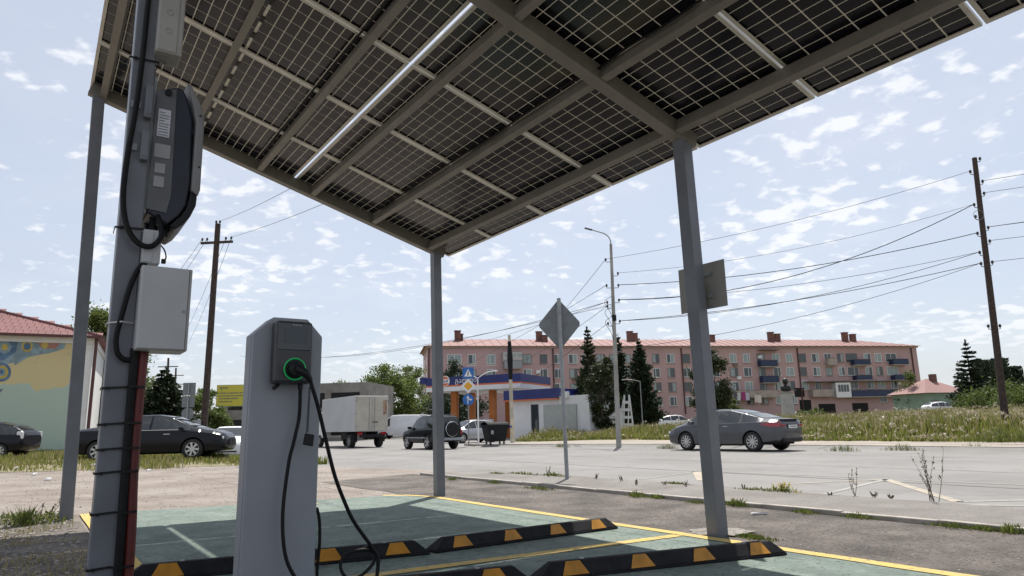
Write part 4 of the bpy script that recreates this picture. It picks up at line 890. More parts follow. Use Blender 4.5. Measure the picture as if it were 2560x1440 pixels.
for k, (px, py, c) in enumerate(((1829, 990, (.08, .08, .10)), (1836, 992, (.5, .5, .5)), (1848, 990, (.30, .03, .16)), (1858, 992, (.45, .42, .5)), (1880, 997, (.55, .48, .42)), (1888, 998, (.6, .55, .5)))):
    s_, z = fac(px, py); la = MB().box(s_-.38, s_+.38, -1.62, -1.59, z-.75, z+.7); tagl = la.build('laundry', mat('laundry%d' % k, c, .9), ab)
for px, py in ((1898, 893), (1837, 912), (1846, 945), (1436, 950), (2245, 958), (1345, 930)):
    s_, z = fac(px, py); MB().box(s_-.4, s_+.4, -.45, -.005, z-.3, z+.3).build('air_conditioner', m_frame_w if random.random() < .5 else m_frame_b, ab)

# house with green walls right of the block, mural building and concrete building at left
def house(name, label, loc, rz_, w, d, h, roofh, m_wall, m_roof, ov=.6, cat='house'):
    t = tag(empty(name, loc, rz_), label, cat)
    MB().box(-w/2, w/2, 0, d, -1.2, h).build('wall', m_wall, t)
    c = [(-w/2-ov, -ov, h+.02), (w/2+ov, -ov, h+.02), (w/2+ov, d+ov, h+.02), (-w/2-ov, d+ov, h+.02)]; k = min(w, d)/2
    a, b = ((-w/2+k, d/2, h+roofh), (w/2-k, d/2, h+roofh)) if w >= d else ((0, k, h+roofh), (0, d-k, h+roofh))
    r = MB()
    if w >= d: r.poly([c[0], c[1], b, a]).poly([c[1], c[2], b]).poly([c[2], c[3], a, b]).poly([c[3], c[0], a])
    else: r.poly([c[0], c[1], a]).poly([c[1], c[2], b, a]).poly([c[2], c[3], b]).poly([c[3], c[0], a, b])
    r.poly(c[::-1]); ro = r.build('roof', m_roof, t)
    return t, ro
m_green = mat('green_wall', (0.20, 0.27, 0.22), 0.9, var=.1, vscale=.6)
hp = at(2372, 1030, 108); gh, ro = house('house', 'low green house with red hipped roof beside the pink block', (hp.x, hp.y, zgf(hp.x, hp.y)), R_(12), 7.5, 7, 4.3, 2.4, m_green, m_roofp)
MB().box(.2, 1.0, 2.4, 3.2, 5.3, 7.4).build('chimney', m_chim, ro); wn = MB().box(-2.9, -1.5, -.05, .02, 1.5, 3.2).build('window', m_frame_b, gh); MB().box(-2.75, -2.25, -.06, -.051, 1.6, 3.1).build('pane', m_pane, wn); MB().box(-2.15, -1.65, -.06, -.051, 1.6, 3.1).build('pane', m_pane, wn)
MB().box(.3, 4.5, -2.5, -.7, 2.5, 2.65).build('porch_roof', galv, gh); MB().tube([(4.3, -2.4, 2.5), (4.3, -2.4, -1)], .06, 6).build('porch_post', galv, gh)
# mural wall (paint on the wall, shapes in the wall's own plane)
M = bpy.data.materials.new('mural'); M.use_nodes = True; n = M.node_tree.nodes; l = M.node_tree.links; bsd = n['Principled BSDF']; bsd.inputs['Roughness'].default_value = .9
tcn = n.new('ShaderNodeTexCoord'); sp3 = n.new('ShaderNodeSeparateXYZ'); l.new(tcn.outputs['Object'], sp3.inputs[0])
nz = n.new('ShaderNodeTexNoise'); nz.inputs['Scale'].default_value = .9; nz.inputs['Detail'].default_value = 2; l.new(tcn.outputs['Object'], nz.inputs['Vector'])
wv = n.new('ShaderNodeMath'); wv.operation = 'SINE'; mu_ = n.new('ShaderNodeMath'); mu_.operation = 'MULTIPLY'; mu_.inputs[1].default_value = 2.6; l.new(sp3.outputs[0], mu_.inputs[0]); l.new(mu_.outputs[0], wv.inputs[0])
ad = n.new('ShaderNodeMath'); ad.operation = 'MULTIPLY_ADD'; ad.inputs[1].default_value = .22; l.new(wv.outputs[0], ad.inputs[0]); l.new(sp3.outputs[2], ad.inputs[2])
ad2 = n.new('ShaderNodeMath'); ad2.operation = 'MULTIPLY_ADD'; ad2.inputs[1].default_value = 1.6; l.new(nz.outputs['Fac'], ad2.inputs[0]); l.new(ad.outputs[0], ad2.inputs[2])
gt = n.new('ShaderNodeMath'); gt.operation = 'GREATER_THAN'; gt.inputs[1].default_value = 4.25; l.new(ad2.outputs[0], gt.inputs[0])
mx1 = n.new('ShaderNodeMix'); mx1.data_type = 'RGBA'; mx1.inputs['A'].default_value = (.40, .49, .42, 1); mx1.inputs['B'].default_value = (.58, .49, .27, 1); l.new(gt.outputs[0], mx1.inputs['Factor'])
nz2 = n.new('ShaderNodeTexNoise'); nz2.inputs['Scale'].default_value = 1.7; nz2.inputs['Detail'].default_value = 7; nz2.inputs['Roughness'].default_value = .7; l.new(tcn.outputs['Object'], nz2.inputs['Vector'])
rp2 = n.new('ShaderNodeMapRange'); rp2.inputs['From Min'].default_value = .60; rp2.inputs['From Max'].default_value = .70; rp2.inputs['To Max'].default_value = .55; l.new(nz2.outputs['Fac'], rp2.inputs['Value'])
mx2 = n.new('ShaderNodeMix'); mx2.data_type = 'RGBA'; l.new(rp2.outputs[0], mx2.inputs['Factor']); l.new(mx1.outputs['Result'], mx2.inputs['A']); mx2.inputs['B'].default_value = (.25, .29, .25, 1); l.new(mx2.outputs['Result'], bsd.inputs['Base Color'])
m_mural = M
wr = at(207, 1130, 36.0); wl_ = at(-420, 1130, 31.5); ml_ = (wr-wl_); mw = ml_.length; mrz = math.atan2(ml_.y, ml_.x)
mb0 = Vector((wl_.x, wl_.y, zgf(wr.x, wr.y)-.05)); mbd = tag(empty('mural_building', mb0, mrz), 'building with a painted mural wall and pink tiled roof', 'building')
MH = at(215, 846, 36).z - mb0.z
MB().box(0, mw-.6, 0, 9, -.8, MH-.32).build('painted_wall', m_mural, mbd); MB().box(mw-.598, mw, -.02, 9, -.8, MH-.32).build('corner_pilaster', white, mbd); MB().box(-.1, mw+.1, -.12, 9.1, MH-.318, MH).build('eaves_board', white, mbd)
MB().tube([(mw+.12, -.15, MH), (mw+.14, -.15, 0)], .08, 8).build('downpipe', m_pipe, mbd)
m_tile = mat('roof_tile_sheet', (0.185, 0.072, 0.072), 0.7, var=.12, vscale=.6)
rt = MB(); c = [(-1, -.5, MH+.02), (mw+.45, -.5, MH+.02), (mw+.45, 9.5, MH+.02), (-1, 9.5, MH+.02)]; top_ = (mw-11.2, 4.5, MH+3.4); top2 = (-1, 4.5, MH+3.4)
rt.poly([c[0], c[1], top_, top2]).poly([c[1], c[2], top_]).poly([c[2], c[3], top2, top_]).poly(c[::-1]); tro = rt.build('roof', m_tile, mbd)
MB().beam((-1, -.54, MH), (mw+.5, -.54, MH), .08, .14).build('gutter', m_pipe, mbd)
tl = MB().box(-.145, .145, 0, .30, 0, .028).mesh('roof_tile', m_tile)       # tile courses on the near slope
sl_ = (3.38)/5.0; tang = math.atan(sl_)
cnt = 0
for r_i in range(15):
    yy = -.5 + r_i*.333; z_ = MH+.03+(yy+.5)*sl_; xmax = mw+.45-(yy+.5)*(11.65/5.0)
    xmin = mw-7.2
    for k in range(int(max(0, xmax-xmin)/.32)):
        if cnt >= 300: break
        ob = bpy.data.objects.new('roof_tile', tl); col.objects.link(ob); ob.parent = tro; ob.location = (xmax-.2-k*.32, yy, z_); ob.rotation_euler = (tang, 0, 0); ob.scale = (1, 1.32, 1); cnt += 1
MB().beam((mw+.45, -.5, MH+.05), (mw-11.2, 4.5, MH+3.45), .22, .09).build('ridge_cap', m_tile, mbd)
# mural figures: thin painted discs and bands on the wall
m_mb = mat('mural_blue', (.10, .17, .27), .9, var=.3, vscale=3); m_mb2 = mat('mural_pale_blue', (.22, .30, .34), .9, var=.2, vscale=3); m_my = mat('mural_yellow', (.46, .36, .10), .9, var=.15, vscale=3); m_mp = mat('mural_pink', (.36, .19, .16), .9)
def mur(px, py):
    d = ray(px, py); nn = Vector((-math.sin(mrz), math.cos(mrz), 0)); c0 = Vector((0, 0, CAM_H)); p = c0 + d*((mb0-c0).dot(nn)/d.dot(nn)); e1 = Vector((math.cos(mrz), math.sin(mrz), 0)); return (p-mb0).dot(e1), p.z-mb0.z
def paint(pts, m_, k): MB().poly([(mur(*p)[0], -.004-.003*k, mur(*p)[1]) for p in pts]).build('mural_shape', m_, mbd)
def pdisc(px, py, r, m_, k): paint([(px+r*math.cos(a*math.pi/9), py+r*math.sin(a*math.pi/9)) for a in range(18)], m_, k)
paint([(-60, 852), (60, 853), (165, 858), (160, 872), (120, 884), (70, 888), (40, 905), (0, 915), (-60, 930)], m_mb2, 1)
paint([(-60, 852), (45, 853), (40, 880), (10, 900), (-60, 905)], m_mb, 2); paint([(95, 857), (150, 858), (140, 872), (105, 872)], m_mp, 2)
for (px, py, r, m_, k) in ((12, 868, 16, m_mb2, 3), (12, 868, 8, m_my, 4), (68, 866, 14, m_my, 3), (68, 866, 9, m_mb, 4), (112, 862, 9, m_my, 3), (4, 930, 24, m_mb, 3), (4, 930, 17, m_my, 4), (4, 930, 10, m_mb2, 5), (4, 930, 5, m_mb, 6)): pdisc(px, py, r, m_, k)
paint([(35, 902), (70, 886), (130, 880), (70, 893), (36, 914)], m_mb2, 2); paint([(-30, 978), (8, 972), (2, 980), (-20, 992)], m_ink, 3)
# concrete building with dark openings, yellow billboard before it
cbp = at(545, 1100, 72); cbd = tag(empty('concrete_building', (cbp.x, cbp.y, .2), R_(-6)), 'unfinished grey concrete building with dark openings behind the billboard', 'building')
MB().box(0, 16, 0, 9, -1, 5.6).build('wall', mat('old_concrete', (.21, .195, .175), .95, var=.2, vscale=.5), cbd)
for k in range(4):
    for z0, z1 in ((.6, 2.1), (3.1, 4.6)): MB().box(.9+k*3.7, 3.9+k*3.7, -.04, .02, z0, z1).build('opening', dark, cbd)
bbp = at(583, 1045, 56); bb = tag(empty('billboard', (bbp.x, bbp.y, .1), R_(4)), 'yellow billboard with dark lettering standing before the concrete building', 'billboard')
bz0, bz1 = at(583, 1016, 56).z-.1, at(583, 962, 56).z-.1; m_bby = mat('billboard_yellow', (.60, .52, .07), .6); hw = 1.42
MB().box(-hw, hw+.6, -.06, .06, bz0, bz1).build('frame', galv, bb); MB().box(-hw+.03, hw-.1, -.075, -.061, bz0+.03, bz1-.03).build('poster', m_bby, bb); MB().box(hw-.09, hw+.57, -.075, -.061, bz0+.03, bz1-.03).build('poster_strip', white, bb)
for x_ in (-.8, 1.0): MB().tube([(x_, 0, bz0), (x_, 0, -.3)], .08, 8).build('leg', galv, bb)
for i, (x0, x1, yy) in enumerate(((-1.2, -.55, 1.50), (-1.2, .9, 1.08), (-1.2, 1.0, .86), (-1.2, .3, .64), (-1.2, -.2, .40))):
    x_ = x0
    while x_ < x1:
        w_ = random.uniform(.05, .11); MB().box(x_, x_+w_, -.082, -.0755, bz0+yy-.05, bz0+yy+random.uniform(.02, .06)).build('letter', m_ink, bb); x_ += w_+.03

# ------------------------------------------------------------------ petrol station
m_nav = mat('fascia_blue', (0.012, 0.022, 0.13), 0.45, var=.08, vscale=1); m_or = mat('fascia_orange', (0.60, 0.13, 0.03), 0.5); m_wht = mat('station_white', (0.66, 0.66, 0.66), 0.55, var=.05, vscale=.7); m_orc = mat('column_orange', (0.42, 0.13, 0.02), 0.55, var=.1, vscale=1)
P0 = at(1300, 933, 60); PL = at(1067, 947, 64); PRt = at(1361, 943, 65.5); cd_ = Vector((PL.x-P0.x, PL.y-P0.y, 0)); wid = cd_.length; crz = math.atan2(cd_.y, cd_.x)
gz = 0.5; cn = tag(empty('petrol_canopy', (P0.x, P0.y, gz), crz), 'petrol station canopy with blue fascia and orange stripe on orange columns', 'canopy')
TZ = P0.z-gz; dpt = -7.0                                # local x runs left along the front, y = -depth away
MB().box(0, wid, dpt, 0, TZ-1.25, TZ-.95).build('soffit', m_wht, cn); MB().box(.05, wid-.05, dpt+.05, -.05, TZ-.94, TZ-.1).build('deck', m_wht, cn)
for nm, z0, z1, mm, o_ in (('blue_fascia', TZ-.72, TZ, m_nav, .05), ('orange_stripe', TZ-.86, TZ-.722, m_or, .045), ('white_fascia', TZ-1.26, TZ-.862, m_wht, .04)):
    f = MB().box(-o_, wid+o_, .002, o_, z0, z1); f.box(-o_, -.002, dpt, 0, z0, z1); f.box(-o_, wid+o_, dpt-o_, dpt-.002, z0, z1); f.build(nm, mm, cn)
for x_, y_ in ((3.6, -1.8), (7.6, -1.8), (3.6, -5.2), (7.6, -5.2)): MB().box(x_-.3, x_+.3, y_-.25, y_+.25, -1.0, TZ-1.26).build('column', m_orc, cn, .03)
for x_ in (3.6, 7.6):
    p_ = cn.matrix_basis @ Vector((x_, -.9, 0)); p_ = Vector((P0.x, P0.y, 0)) + Vector((math.cos(crz), math.sin(crz), 0))*x_ + Vector((-math.sin(crz), math.cos(crz), 0))*-.9
    fp = tag(empty('fuel_pump', (p_.x, p_.y, zgf(p_.x, p_.y)), crz), 'white fuel pump with orange base under the canopy', 'fuel pump', 'pumps under the canopy')
    MB().box(-.45, .45, -.25, .25, .0, .7).build('base', m_orc, fp, .02); MB().box(-.42, .42, -.23, .23, .702, 1.75).build('cabinet', m_wht, fp, .03); MB().box(-.3, .3, .232, .25, 1.2, 1.6).build('display', m_pane, fp)
# lettering and round emblem on the fascia
def text3(txt, size, loc, rot, m_, name, parent):
    cu2 = bpy.data.curves.new(name, 'FONT'); cu2.body = txt; cu2.size = size; cu2.extrude = .01; cu2.align_x = 'CENTER'; cu2.align_y = 'CENTER'
    o_ = bpy.data.objects.new('t', cu2); col.objects.link(o_); dg = bpy.context.evaluated_depsgraph_get(); me = bpy.data.meshes.new_from_object(o_.evaluated_get(dg)); bpy.data.objects.remove(o_)
    me.materials.clear(); me.materials.append(m_); ob = bpy.data.objects.new(name, me); col.objects.link(ob); ob.parent = parent; ob.location = loc; ob.rotation_euler = rot; return ob
def canx(px): d = ray(px, 945); nn = Vector((-math.sin(crz), math.cos(crz), 0)); c0 = Vector((0, 0, CAM_H)); p = c0 + d*((P0-c0).dot(nn)/d.dot(nn)); return (p-P0).dot(Vector((math.cos(crz), math.sin(crz), 0)))
text3('გალფი', .62, (canx(1165), .062, TZ-.38), (math.pi/2, 0, math.pi), m_wht, 'lettering', cn)
ex = canx(1114); em = MB().disc((ex, .075, TZ-.35), (0, 1, 0), .48, .04, 32).build('round_emblem', m_wht, cn)
def seg(a0, a1): return [(ex+.42*math.cos(R_(a)), .099, TZ-.35+.42*math.sin(R_(a))) for a in np.linspace(a0, a1, 14)]
MB().poly(seg(28, 152)).build('orange_segment', m_or, em); MB().poly(seg(208, 332)).build('orange_segment', m_or, em)
text3('Gulf', .34, (ex, .099, TZ-.35), (math.pi/2, 0, math.pi), m_nav, 'emblem_lettering', em)
MB().box(wid+.06, wid+.7, -.3, .1, TZ-.5, TZ+.1).build('side_box', m_nav, cn)
# kiosk
k1 = at(1262, 1000, 57.5); k2 = at(1392, 1000, 54.5); kd = k2-k1; krz = math.atan2(kd.y, kd.x); kw = Vector((kd.x, kd.y, 0)).length
ki = tag(empty('kiosk', (k1.x, k1.y, zgf(k1.x, k1.y)), krz), 'white petrol station kiosk with blue roof band and dark glass door', 'kiosk'); kz = at(1325, 974, 56).z - ki.location.z
MB().box(.35, kw-.1, .3, 5, -.6, kz-.15).build('wall', m_wht, ki); MB().box(kw-.098, kw+2.7, .34, 4.6, -.6, kz-.62).build('side_wall', m_wht, ki); MB().box(-.05, kw, -.1, 5.2, kz-.78, kz).build('blue_band', m_nav, ki); MB().box(-.08, kw+.03, -.13, 5.1, kz-.87, kz-.783).build('orange_stripe', m_or, ki)
dk = MB().box(2.45, 3.15, .24, .298, -.3, kz-1.2).build('door', mat('door_frame_navy', (.012, .02, .05), .4), ki); MB().box(2.55, 3.05, .22, .238, .1, kz-1.3).build('door_glass', m_pane, dk)
MB().box(3.7, kw+1.6, .18, .298, -.3, kz-1.3).build('shutter', mat('shutter', (.36, .38, .36), .6, var=.05, vscale=2), ki); MB().box(kw+.4, kw+1.0, .0, .29, kz-.8, kz-.3).build('air_conditioner', m_wht, ki)
sb = at(1440, 1000, 60); an = tag(empty('white_annex', (sb.x, sb.y, zgf(sb.x, sb.y)), krz), 'low white outbuilding beside the kiosk behind cypresses', 'shed'); MB().box(-1.6, 2.4, 0, 4, -.6, 2.5).build('wall', m_wht, an); MB().box(-1.7, 2.5, -.1, 4.1, 2.502, 2.62).build('roof', m_nav, an)
# white sheet-metal ramp frame right of the annex
wf = at(1570, 1060, 56); wfr = tag(empty('leaning_rack', (wf.x, wf.y, zgf(wf.x, wf.y)), R_(10)), 'white leaning metal rack with boards beside the cypresses', 'rack')
for x_ in (-.5, .5): MB().beam((x_, 0, -.2), (x_*.4+.2, .5, 3.4), .10, .10).build('leg', m_wht, wfr); MB().beam((x_-.1, 1.4, -.2), (x_*.4+.2, .5, 3.4), .08, .08).build('brace', m_wht, wfr)
for k in range(5): MB().beam((-.45+.05*k, .1*k, .4+.6*k), (.5-.02*k, .1*k, .4+.6*k), .05, .22).build('board', m_wht, wfr)

# ------------------------------------------------------------------ signs, poles, lamps
sgn_c = on(1418, 1197, .045)
ds = tag(empty('diamond_sign', (sgn_c.x, sgn_c.y, .045), R_(-8)), 'grey back of a diamond road sign on a round post in the pavement', 'road sign')
MB().tube([(0, 0, -.1), (-.02, 0, 1.6), (-.035, 0, 3.42)], .038, 12).build('post', galv, ds, 0, True)
dsz = 2.89; rr_ = .40; pl_ = []
for k in range(4):
    a0 = math.pi/2*k
    for da in (-.16, 0, .16): pl_.append((-.045+(rr_*(1.0 if da == 0 else .985))*math.cos(a0+da*.55), .052, dsz+.02+(rr_*(1.0 if da == 0 else .985))*1.18*math.sin(a0+da*.55)))
MB().prism(pl_, (0, .004, 0)).build('plate', sign_back, ds); MB().beam((-.04, .046, dsz-.36), (-.04, .046, dsz+.36), .10, .012, up=(0, 1, 0)).build('stiffener', galv, ds)
for z_ in (dsz-.22, dsz+.22): MB().ring((-.03, 0, z_), (0, 0, 1), .042, .007, 14, 6).build('clamp', galv, ds)
ss_ = at(1172, 1115, 41.2); st = tag(empty('sign_post', (ss_.x, ss_.y, zgf(ss_.x, ss_.y)), R_(3)), 'post with crossing, priority and blue arrow signs stacked at the far kerb', 'road signs')
M_bl = mat('sign_blue', (.02, .13, .42), .4); M_ye = mat('sign_amber', (.75, .36, .02), .4); M_wh = mat('sign_white', (.75, .75, .75), .45)
sz_ = lambda py: at(1172, py, 41.2).z - ss_.z + .05
MB().tube([(0, 0, -.1), (0, 0, sz_(921))], .035, 8).build('post', galv, st)
z_ = sz_(935); s1 = MB().box(-.33, .33, -.07, -.05, z_-.33, z_+.33).build('crossing_sign', M_bl, st); MB().poly([(-.24, -.075, z_-.22), (.24, -.075, z_-.22), (0, -.075, z_+.24)]).build('triangle', M_wh, s1)
MB().poly([(-.05, -.078, z_-.16), (.02, -.078, z_-.16), (.05, -.078, z_+.04), (-.02, -.078, z_+.06)]).build('figure', m_ink, s1); MB().disc((.0, -.078, z_+.10), (0, 1, 0), .035, .004, 10).build('figure_head', m_ink, s1)
z_ = sz_(968); s2_ = MB().prism([(-.44, -.07, z_), (0, -.07, z_-.44), (.44, -.07, z_), (0, -.07, z_+.44)], (0, .02, 0)).build('priority_sign', M_wh, st); MB().poly([(-.27, -.073, z_), (0, -.073, z_-.27), (.27, -.073, z_), (0, -.073, z_+.27)]).build('amber_diamond', M_ye, s2_)
z_ = sz_(1002); s3 = MB().disc((0, -.06, z_), (0, 1, 0), .34, .02, 28).build('arrow_sign', M_bl, st)
MB().box(-.05, .0, -.076, -.071, z_-.24, z_+.1).build('arrow_stem', M_wh, s3); MB().poly([(-.12, -.076, z_+.08), (.07, -.076, z_+.08), (-.025, -.076, z_+.25)]).build('arrow_head', M_wh, s3); MB().box(.001, .14, -.076, -.071, z_-.02, z_+.03).build('arrow_branch', M_wh, s3); MB().poly([(.12, -.076, z_-.08), (.12, -.076, z_+.09), (.24, -.076, z_+.005)]).build('arrow_head', M_wh, s3)
# white double-armed lamp at the forecourt, plain lamp by cypresses
def pole_lamp(px, pbase, ptop, Y, name, label, arms, r_=.06, m_=None):
    b = at(px, pbase, Y); zb_ = zgf(b.x, b.y); ht = at(px, ptop, Y).z - zb_
    t = tag(empty(name, (b.x, b.y, zb_)), label, 'street lamp'); m_ = m_ or white
    MB().tube([(0, 0, -.2), (0, 0, ht)], [r_, r_*.7], 8).build('pole', m_, t)
    for ax, az in arms:
        MB().tube(spline([(0, 0, ht-.05), (ax*.5, 0, ht+az*.7), (ax, 0, ht+az)], 5), r_*.5, 6).build('arm', m_, t); MB().box(ax-.3 if ax < 0 else ax-.05, ax+.05 if ax < 0 else ax+.3, -.08, .08, ht+az-.05, ht+az+.03).build('lamp_head', m_, t, .02)
    return t
pole_lamp(1196, 1084, 944, 48, 'double_lamp', 'white lamp post with two arms before the petrol canopy', ((-.75, .2), (1.1, .45)))
pole_lamp(1606, 1052, 952, 56, 'thin_lamp', 'thin pale lamp post with one arm beside the cypresses', ((-1.2, .12),), .05, galv)
def rpole(px, pb, pt, pxt, Y, name, label, m_, r0_, r1_, Yt=None):
    b = at(px, pb, Y); zb_ = zgf(b.x, b.y); tp = at(pxt, pt, Yt or Y)
    t = tag(empty(name, (b.x, b.y, zb_)), label, 'utility pole'); d = Vector((tp.x-b.x, tp.y-b.y, tp.z-zb_))
    MB().tube([-d*.03, d*.5, d], [r0_, (r0_+r1_)/2, r1_], 10).build('pole', m_, t, 0, True)
    return t, d, Vector((b.x, b.y, zb_))
m_ins = mat('insulator', (0.03, 0.025, 0.022), 0.3)
def insul(t, p, nm='insulator'):
    p = Vector(p); MB().tube([p, p+Vector((0, 0, .06)), p+Vector((0, 0, .07)), p+Vector((0, 0, .15)), p+Vector((0, 0, .2))], [.015, .015, .05, .055, .03], 8).build(nm, m_ins, t)
# left wooden pole with crossarm
lp_, ld_, lb_ = rpole(508, 1092, 560, 545, 32, 'utility_pole', 'dark wooden utility pole with crossarm and four insulators', wood_pole, .17, .13)
za = at(545, 606, 32).z - lb_.z; f_ = za/ld_.z; c_ = ld_*f_
xdir = Vector((.97, -.22, -.035)); MB().beam(c_-xdir*.88, c_+xdir*.88, .09, .11).build('crossarm', wood_pole, lp_)
LINS = []
for k in (-.82, -.55, .50, .80): q = c_+xdir*k+Vector((0, 0, .06)); insul(lp_, q); LINS.append(lb_+q+Vector((0, 0, .17)))
for k in (-.09, .09): q = ld_+Vector((k, 0, -.02)); insul(lp_, q); LINS.append(lb_+q+Vector((0, 0, .17)))
MB().beam(ld_*.03+Vector((.03, -.17, 0)), ld_*.16+Vector((.03, -.16, 0)), .10, .05).build('stake', wood_pole, lp_)
ub_ = at(490, 1100, 31.5); bx_ = tag(empty('street_cabinet', (ub_.x, ub_.y, zgf(ub_.x, ub_.y))), 'grey street cabinet standing beside the wooden pole', 'cabinet'); MB().box(-.13, .13, -.1, .1, 0, at(490, 1036, 31.5).z-.15).build('body', galv, bx_, .01)
# right leaning wooden pole
rp_, rd_, rb_ = rpole(2520, 1102, 395, 2436, 29, 'utility_pole', 'tall leaning wooden pole beyond the road with side insulators and wire coil', wood_pole, .15, .10)
RINS = {}
for py, side in ((405, 1), (437, -1), (462, 1), (492, 1), (520, -1), (550, -1), (578, 1), (592, -1), (612, 1), (640, -1), (665, 1), (668, -1), (825, 1), (825, -1)):
    z_ = at(2440, py, 29).z - rb_.z; q = rd_*(z_/rd_.z)+Vector((side*.09, 0, 0)); e = q+Vector((side*.16, 0, .03)); MB().beam(q, e, .03, .03).build('bracket', galv, rp_); insul(rp_, e); RINS[py, side] = rb_+e+Vector((0, 0, .15))
z_ = at(2440, 540, 29).z - rb_.z; MB().ring(rd_*(z_/rd_.z)+Vector((-.2, -.12, 0)), (0, 1, 0.1), .22, .012, 20, 5).build('wire_coil', galv, rp_)
# concrete lamp pole
cp_, cd2, cb2 = rpole(1547, 1113, 610, 1527, 34, 'lamp_pole', 'concrete street lamp pole carrying many wires at the far kerb', conc, .14, .07)
arm = spline([cd2, cd2+Vector((-.05, 0, .3)), cd2+Vector((-.30, -.1, .52)), cd2+Vector((-.75, -.2, .65)), cd2+Vector((-1.0, -.25, .72))], 6); MB().tube(arm, .03, 8).build('arm', galv, cp_, 0, True)
MB().beam(cd2+Vector((-.95, -.24, .70)), cd2+Vector((-1.35, -.3, .80)), .14, .06).build('lamp_head', mat('lamp_head', (.08, .08, .085), .5), cp_, .02)
CINS = {}
for py, side in ((655, -1), (690, 1), (720, 1), (720, -1), (757, 1), (762, -1), (772, -1), (810, 1), (815, -1), (880, 1)):
    z_ = at(1530, py, 34).z - cb2.z; q = cd2*(z_/cd2.z)+Vector((side*.08, 0, 0)); e = q+Vector((side*.22, -.03, 0)); MB().beam(q, e, .03, .03).build('bracket', galv, cp_); insul(cp_, e); CINS[py, side] = cb2+e+Vector((0, 0, .15))
MB().box(*(lambda q: (q.x-.1, q.x+.1, q.y-.22, q.y-.13, q.z-.15, q.z+.15))(cd2*.62)).build('junction_box', dark, cp_)
for k in range(3): q = cd2*(.60+.05*k); MB().tube(spline([q+Vector((-.1, -.1, .3)), q+Vector((-.45, -.15, 0)), q+Vector((-.2, -.12, -.5)), q+Vector((-.08, -.1, -.9))], 6), .012, 5).build('wire_loop', black_rub, cp_)
# white and black pole at the kiosk, small far poles
kp, kd2, kb2 = rpole(1281, 1078, 838, 1273, 47, 'kiosk_pole', 'pole with pale lower half and dark top before the kiosk', mat('pale_pole', (.5, .46, .36), .8, var=.2, vscale=2), .15, .10)
MB().tube([kd2*.58, kd2*.78, kd2*.93, kd2*1.0], [.13, .20, .12, .03], 8).build('wrapped_top', black_rub, kp)
for (px, pb, pt, Y, ca) in ((418, 1045, 895, 62, 0), (437, 1045, 920, 75, 1)):
    sp2, sd2, sb2 = rpole(px, pb, pt, px+3, Y, 'utility_pole', 'distant thin dark utility pole with crossbar among the trees' if ca else 'distant thin dark utility pole before the dark conifer', wood_pole, .13, .09)
    MB().beam(sd2*.9+Vector((-.9, 0, 0)), sd2*.9+Vector((.9, 0, 0)), .08, .08).build('crossarm', wood_pole, sp2)
    if ca: MB().beam(sd2*.78+Vector((-.9, 0, 0)), sd2*.78+Vector((.9, 0, 0)), .08, .08).build('crossarm', wood_pole, sp2)
b_ = at(465, 1070, 40); bs = tag(empty('road_signs', (b_.x, b_.y, zgf(b_.x, b_.y))), 'grey backs of stacked road signs on one post near the conifer', 'road signs')
zf = lambda py: at(465, py, 40).z - zgf(b_.x, b_.y)
MB().tube([(0, 0, -.1), (0, 0, zf(957))], .04, 8).build('post', galv, bs)
MB().box(-.37, .37, .05, .065, zf(988), zf(957)).build('square_plate', sign_back, bs); MB().box(-.37, .37, .05, .065, zf(1018), zf(990)).build('square_plate', sign_back, bs); MB().disc((0, .058, zf(1035)), (0, 1, 0), .36, .015, 24).build('round_plate', sign_back, bs)
# statue bust on its pedestal in the grass
pb0 = at(1972, 1045, 62); pd = tag(empty('pedestal', (pb0.x, pb0.y, zgf(pb0.x, pb0.y)), R_(-15)), 'pale stone pedestal in the tall grass', 'pedestal')
ph_ = at(1972, 982, 62).z - pd.location.z; MB().hexa([(-.52, -.45, -.3), (.52, -.45, -.3), (.52, .45, -.3), (-.52, .45, -.3)], [(-.46, -.4, ph_), (.46, -.4, ph_), (.46, .4, ph_), (-.46, .4, ph_)]).build('shaft', mat('pedestal_stone', (.42, .40, .37), .8, var=.1, vscale=2), pd, .02)
MB().box(-.52, .52, -.46, .46, ph_+.001, ph_+.1).build('cap', m_kerb, pd, .01)
bu = tag(empty('bust', (pb0.x, pb0.y, pd.location.z+ph_+.1), R_(-15)), 'dark bronze bust standing on the stone pedestal', 'statue'); brz = mat('bronze', (.03, .032, .03), .45, metal=.4, var=.3, vscale=4)
mb = MB(); prof2 = [(.30, 0), (.42, .12), (.46, .35), (.40, .5), (.16, .58), (.13, .66), (.19, .74), (.235, .88), (.24, 1.0), (.2, 1.12), (.1, 1.19), (.01, 1.2)]
for i in range(16):
    a = 2*math.pi*i/16
    for r_, z_ in prof2: mb.v.append((r_*math.cos(a), r_*.75*math.sin(a)*(1 if z_ > .55 else .8), z_))
q = len(prof2)
for i in range(16):
    for j in range(q-1): mb.f.append((i*q+j, ((i+1) % 16)*q+j, ((i+1) % 16)*q+j+1, i*q+j+1)); mb.mi.append(0)
mb.build('figure', brz, bu, 0, True)
MB().hexa([(-.04, -.25, .82), (.04, -.25, .82), (.03, -.15, .82), (-.03, -.15, .82)], [(-.02, -.19, .98), (.02, -.19, .98), (.02, -.14, .98), (-.02, -.14, .98)]).build('nose', brz, bu)

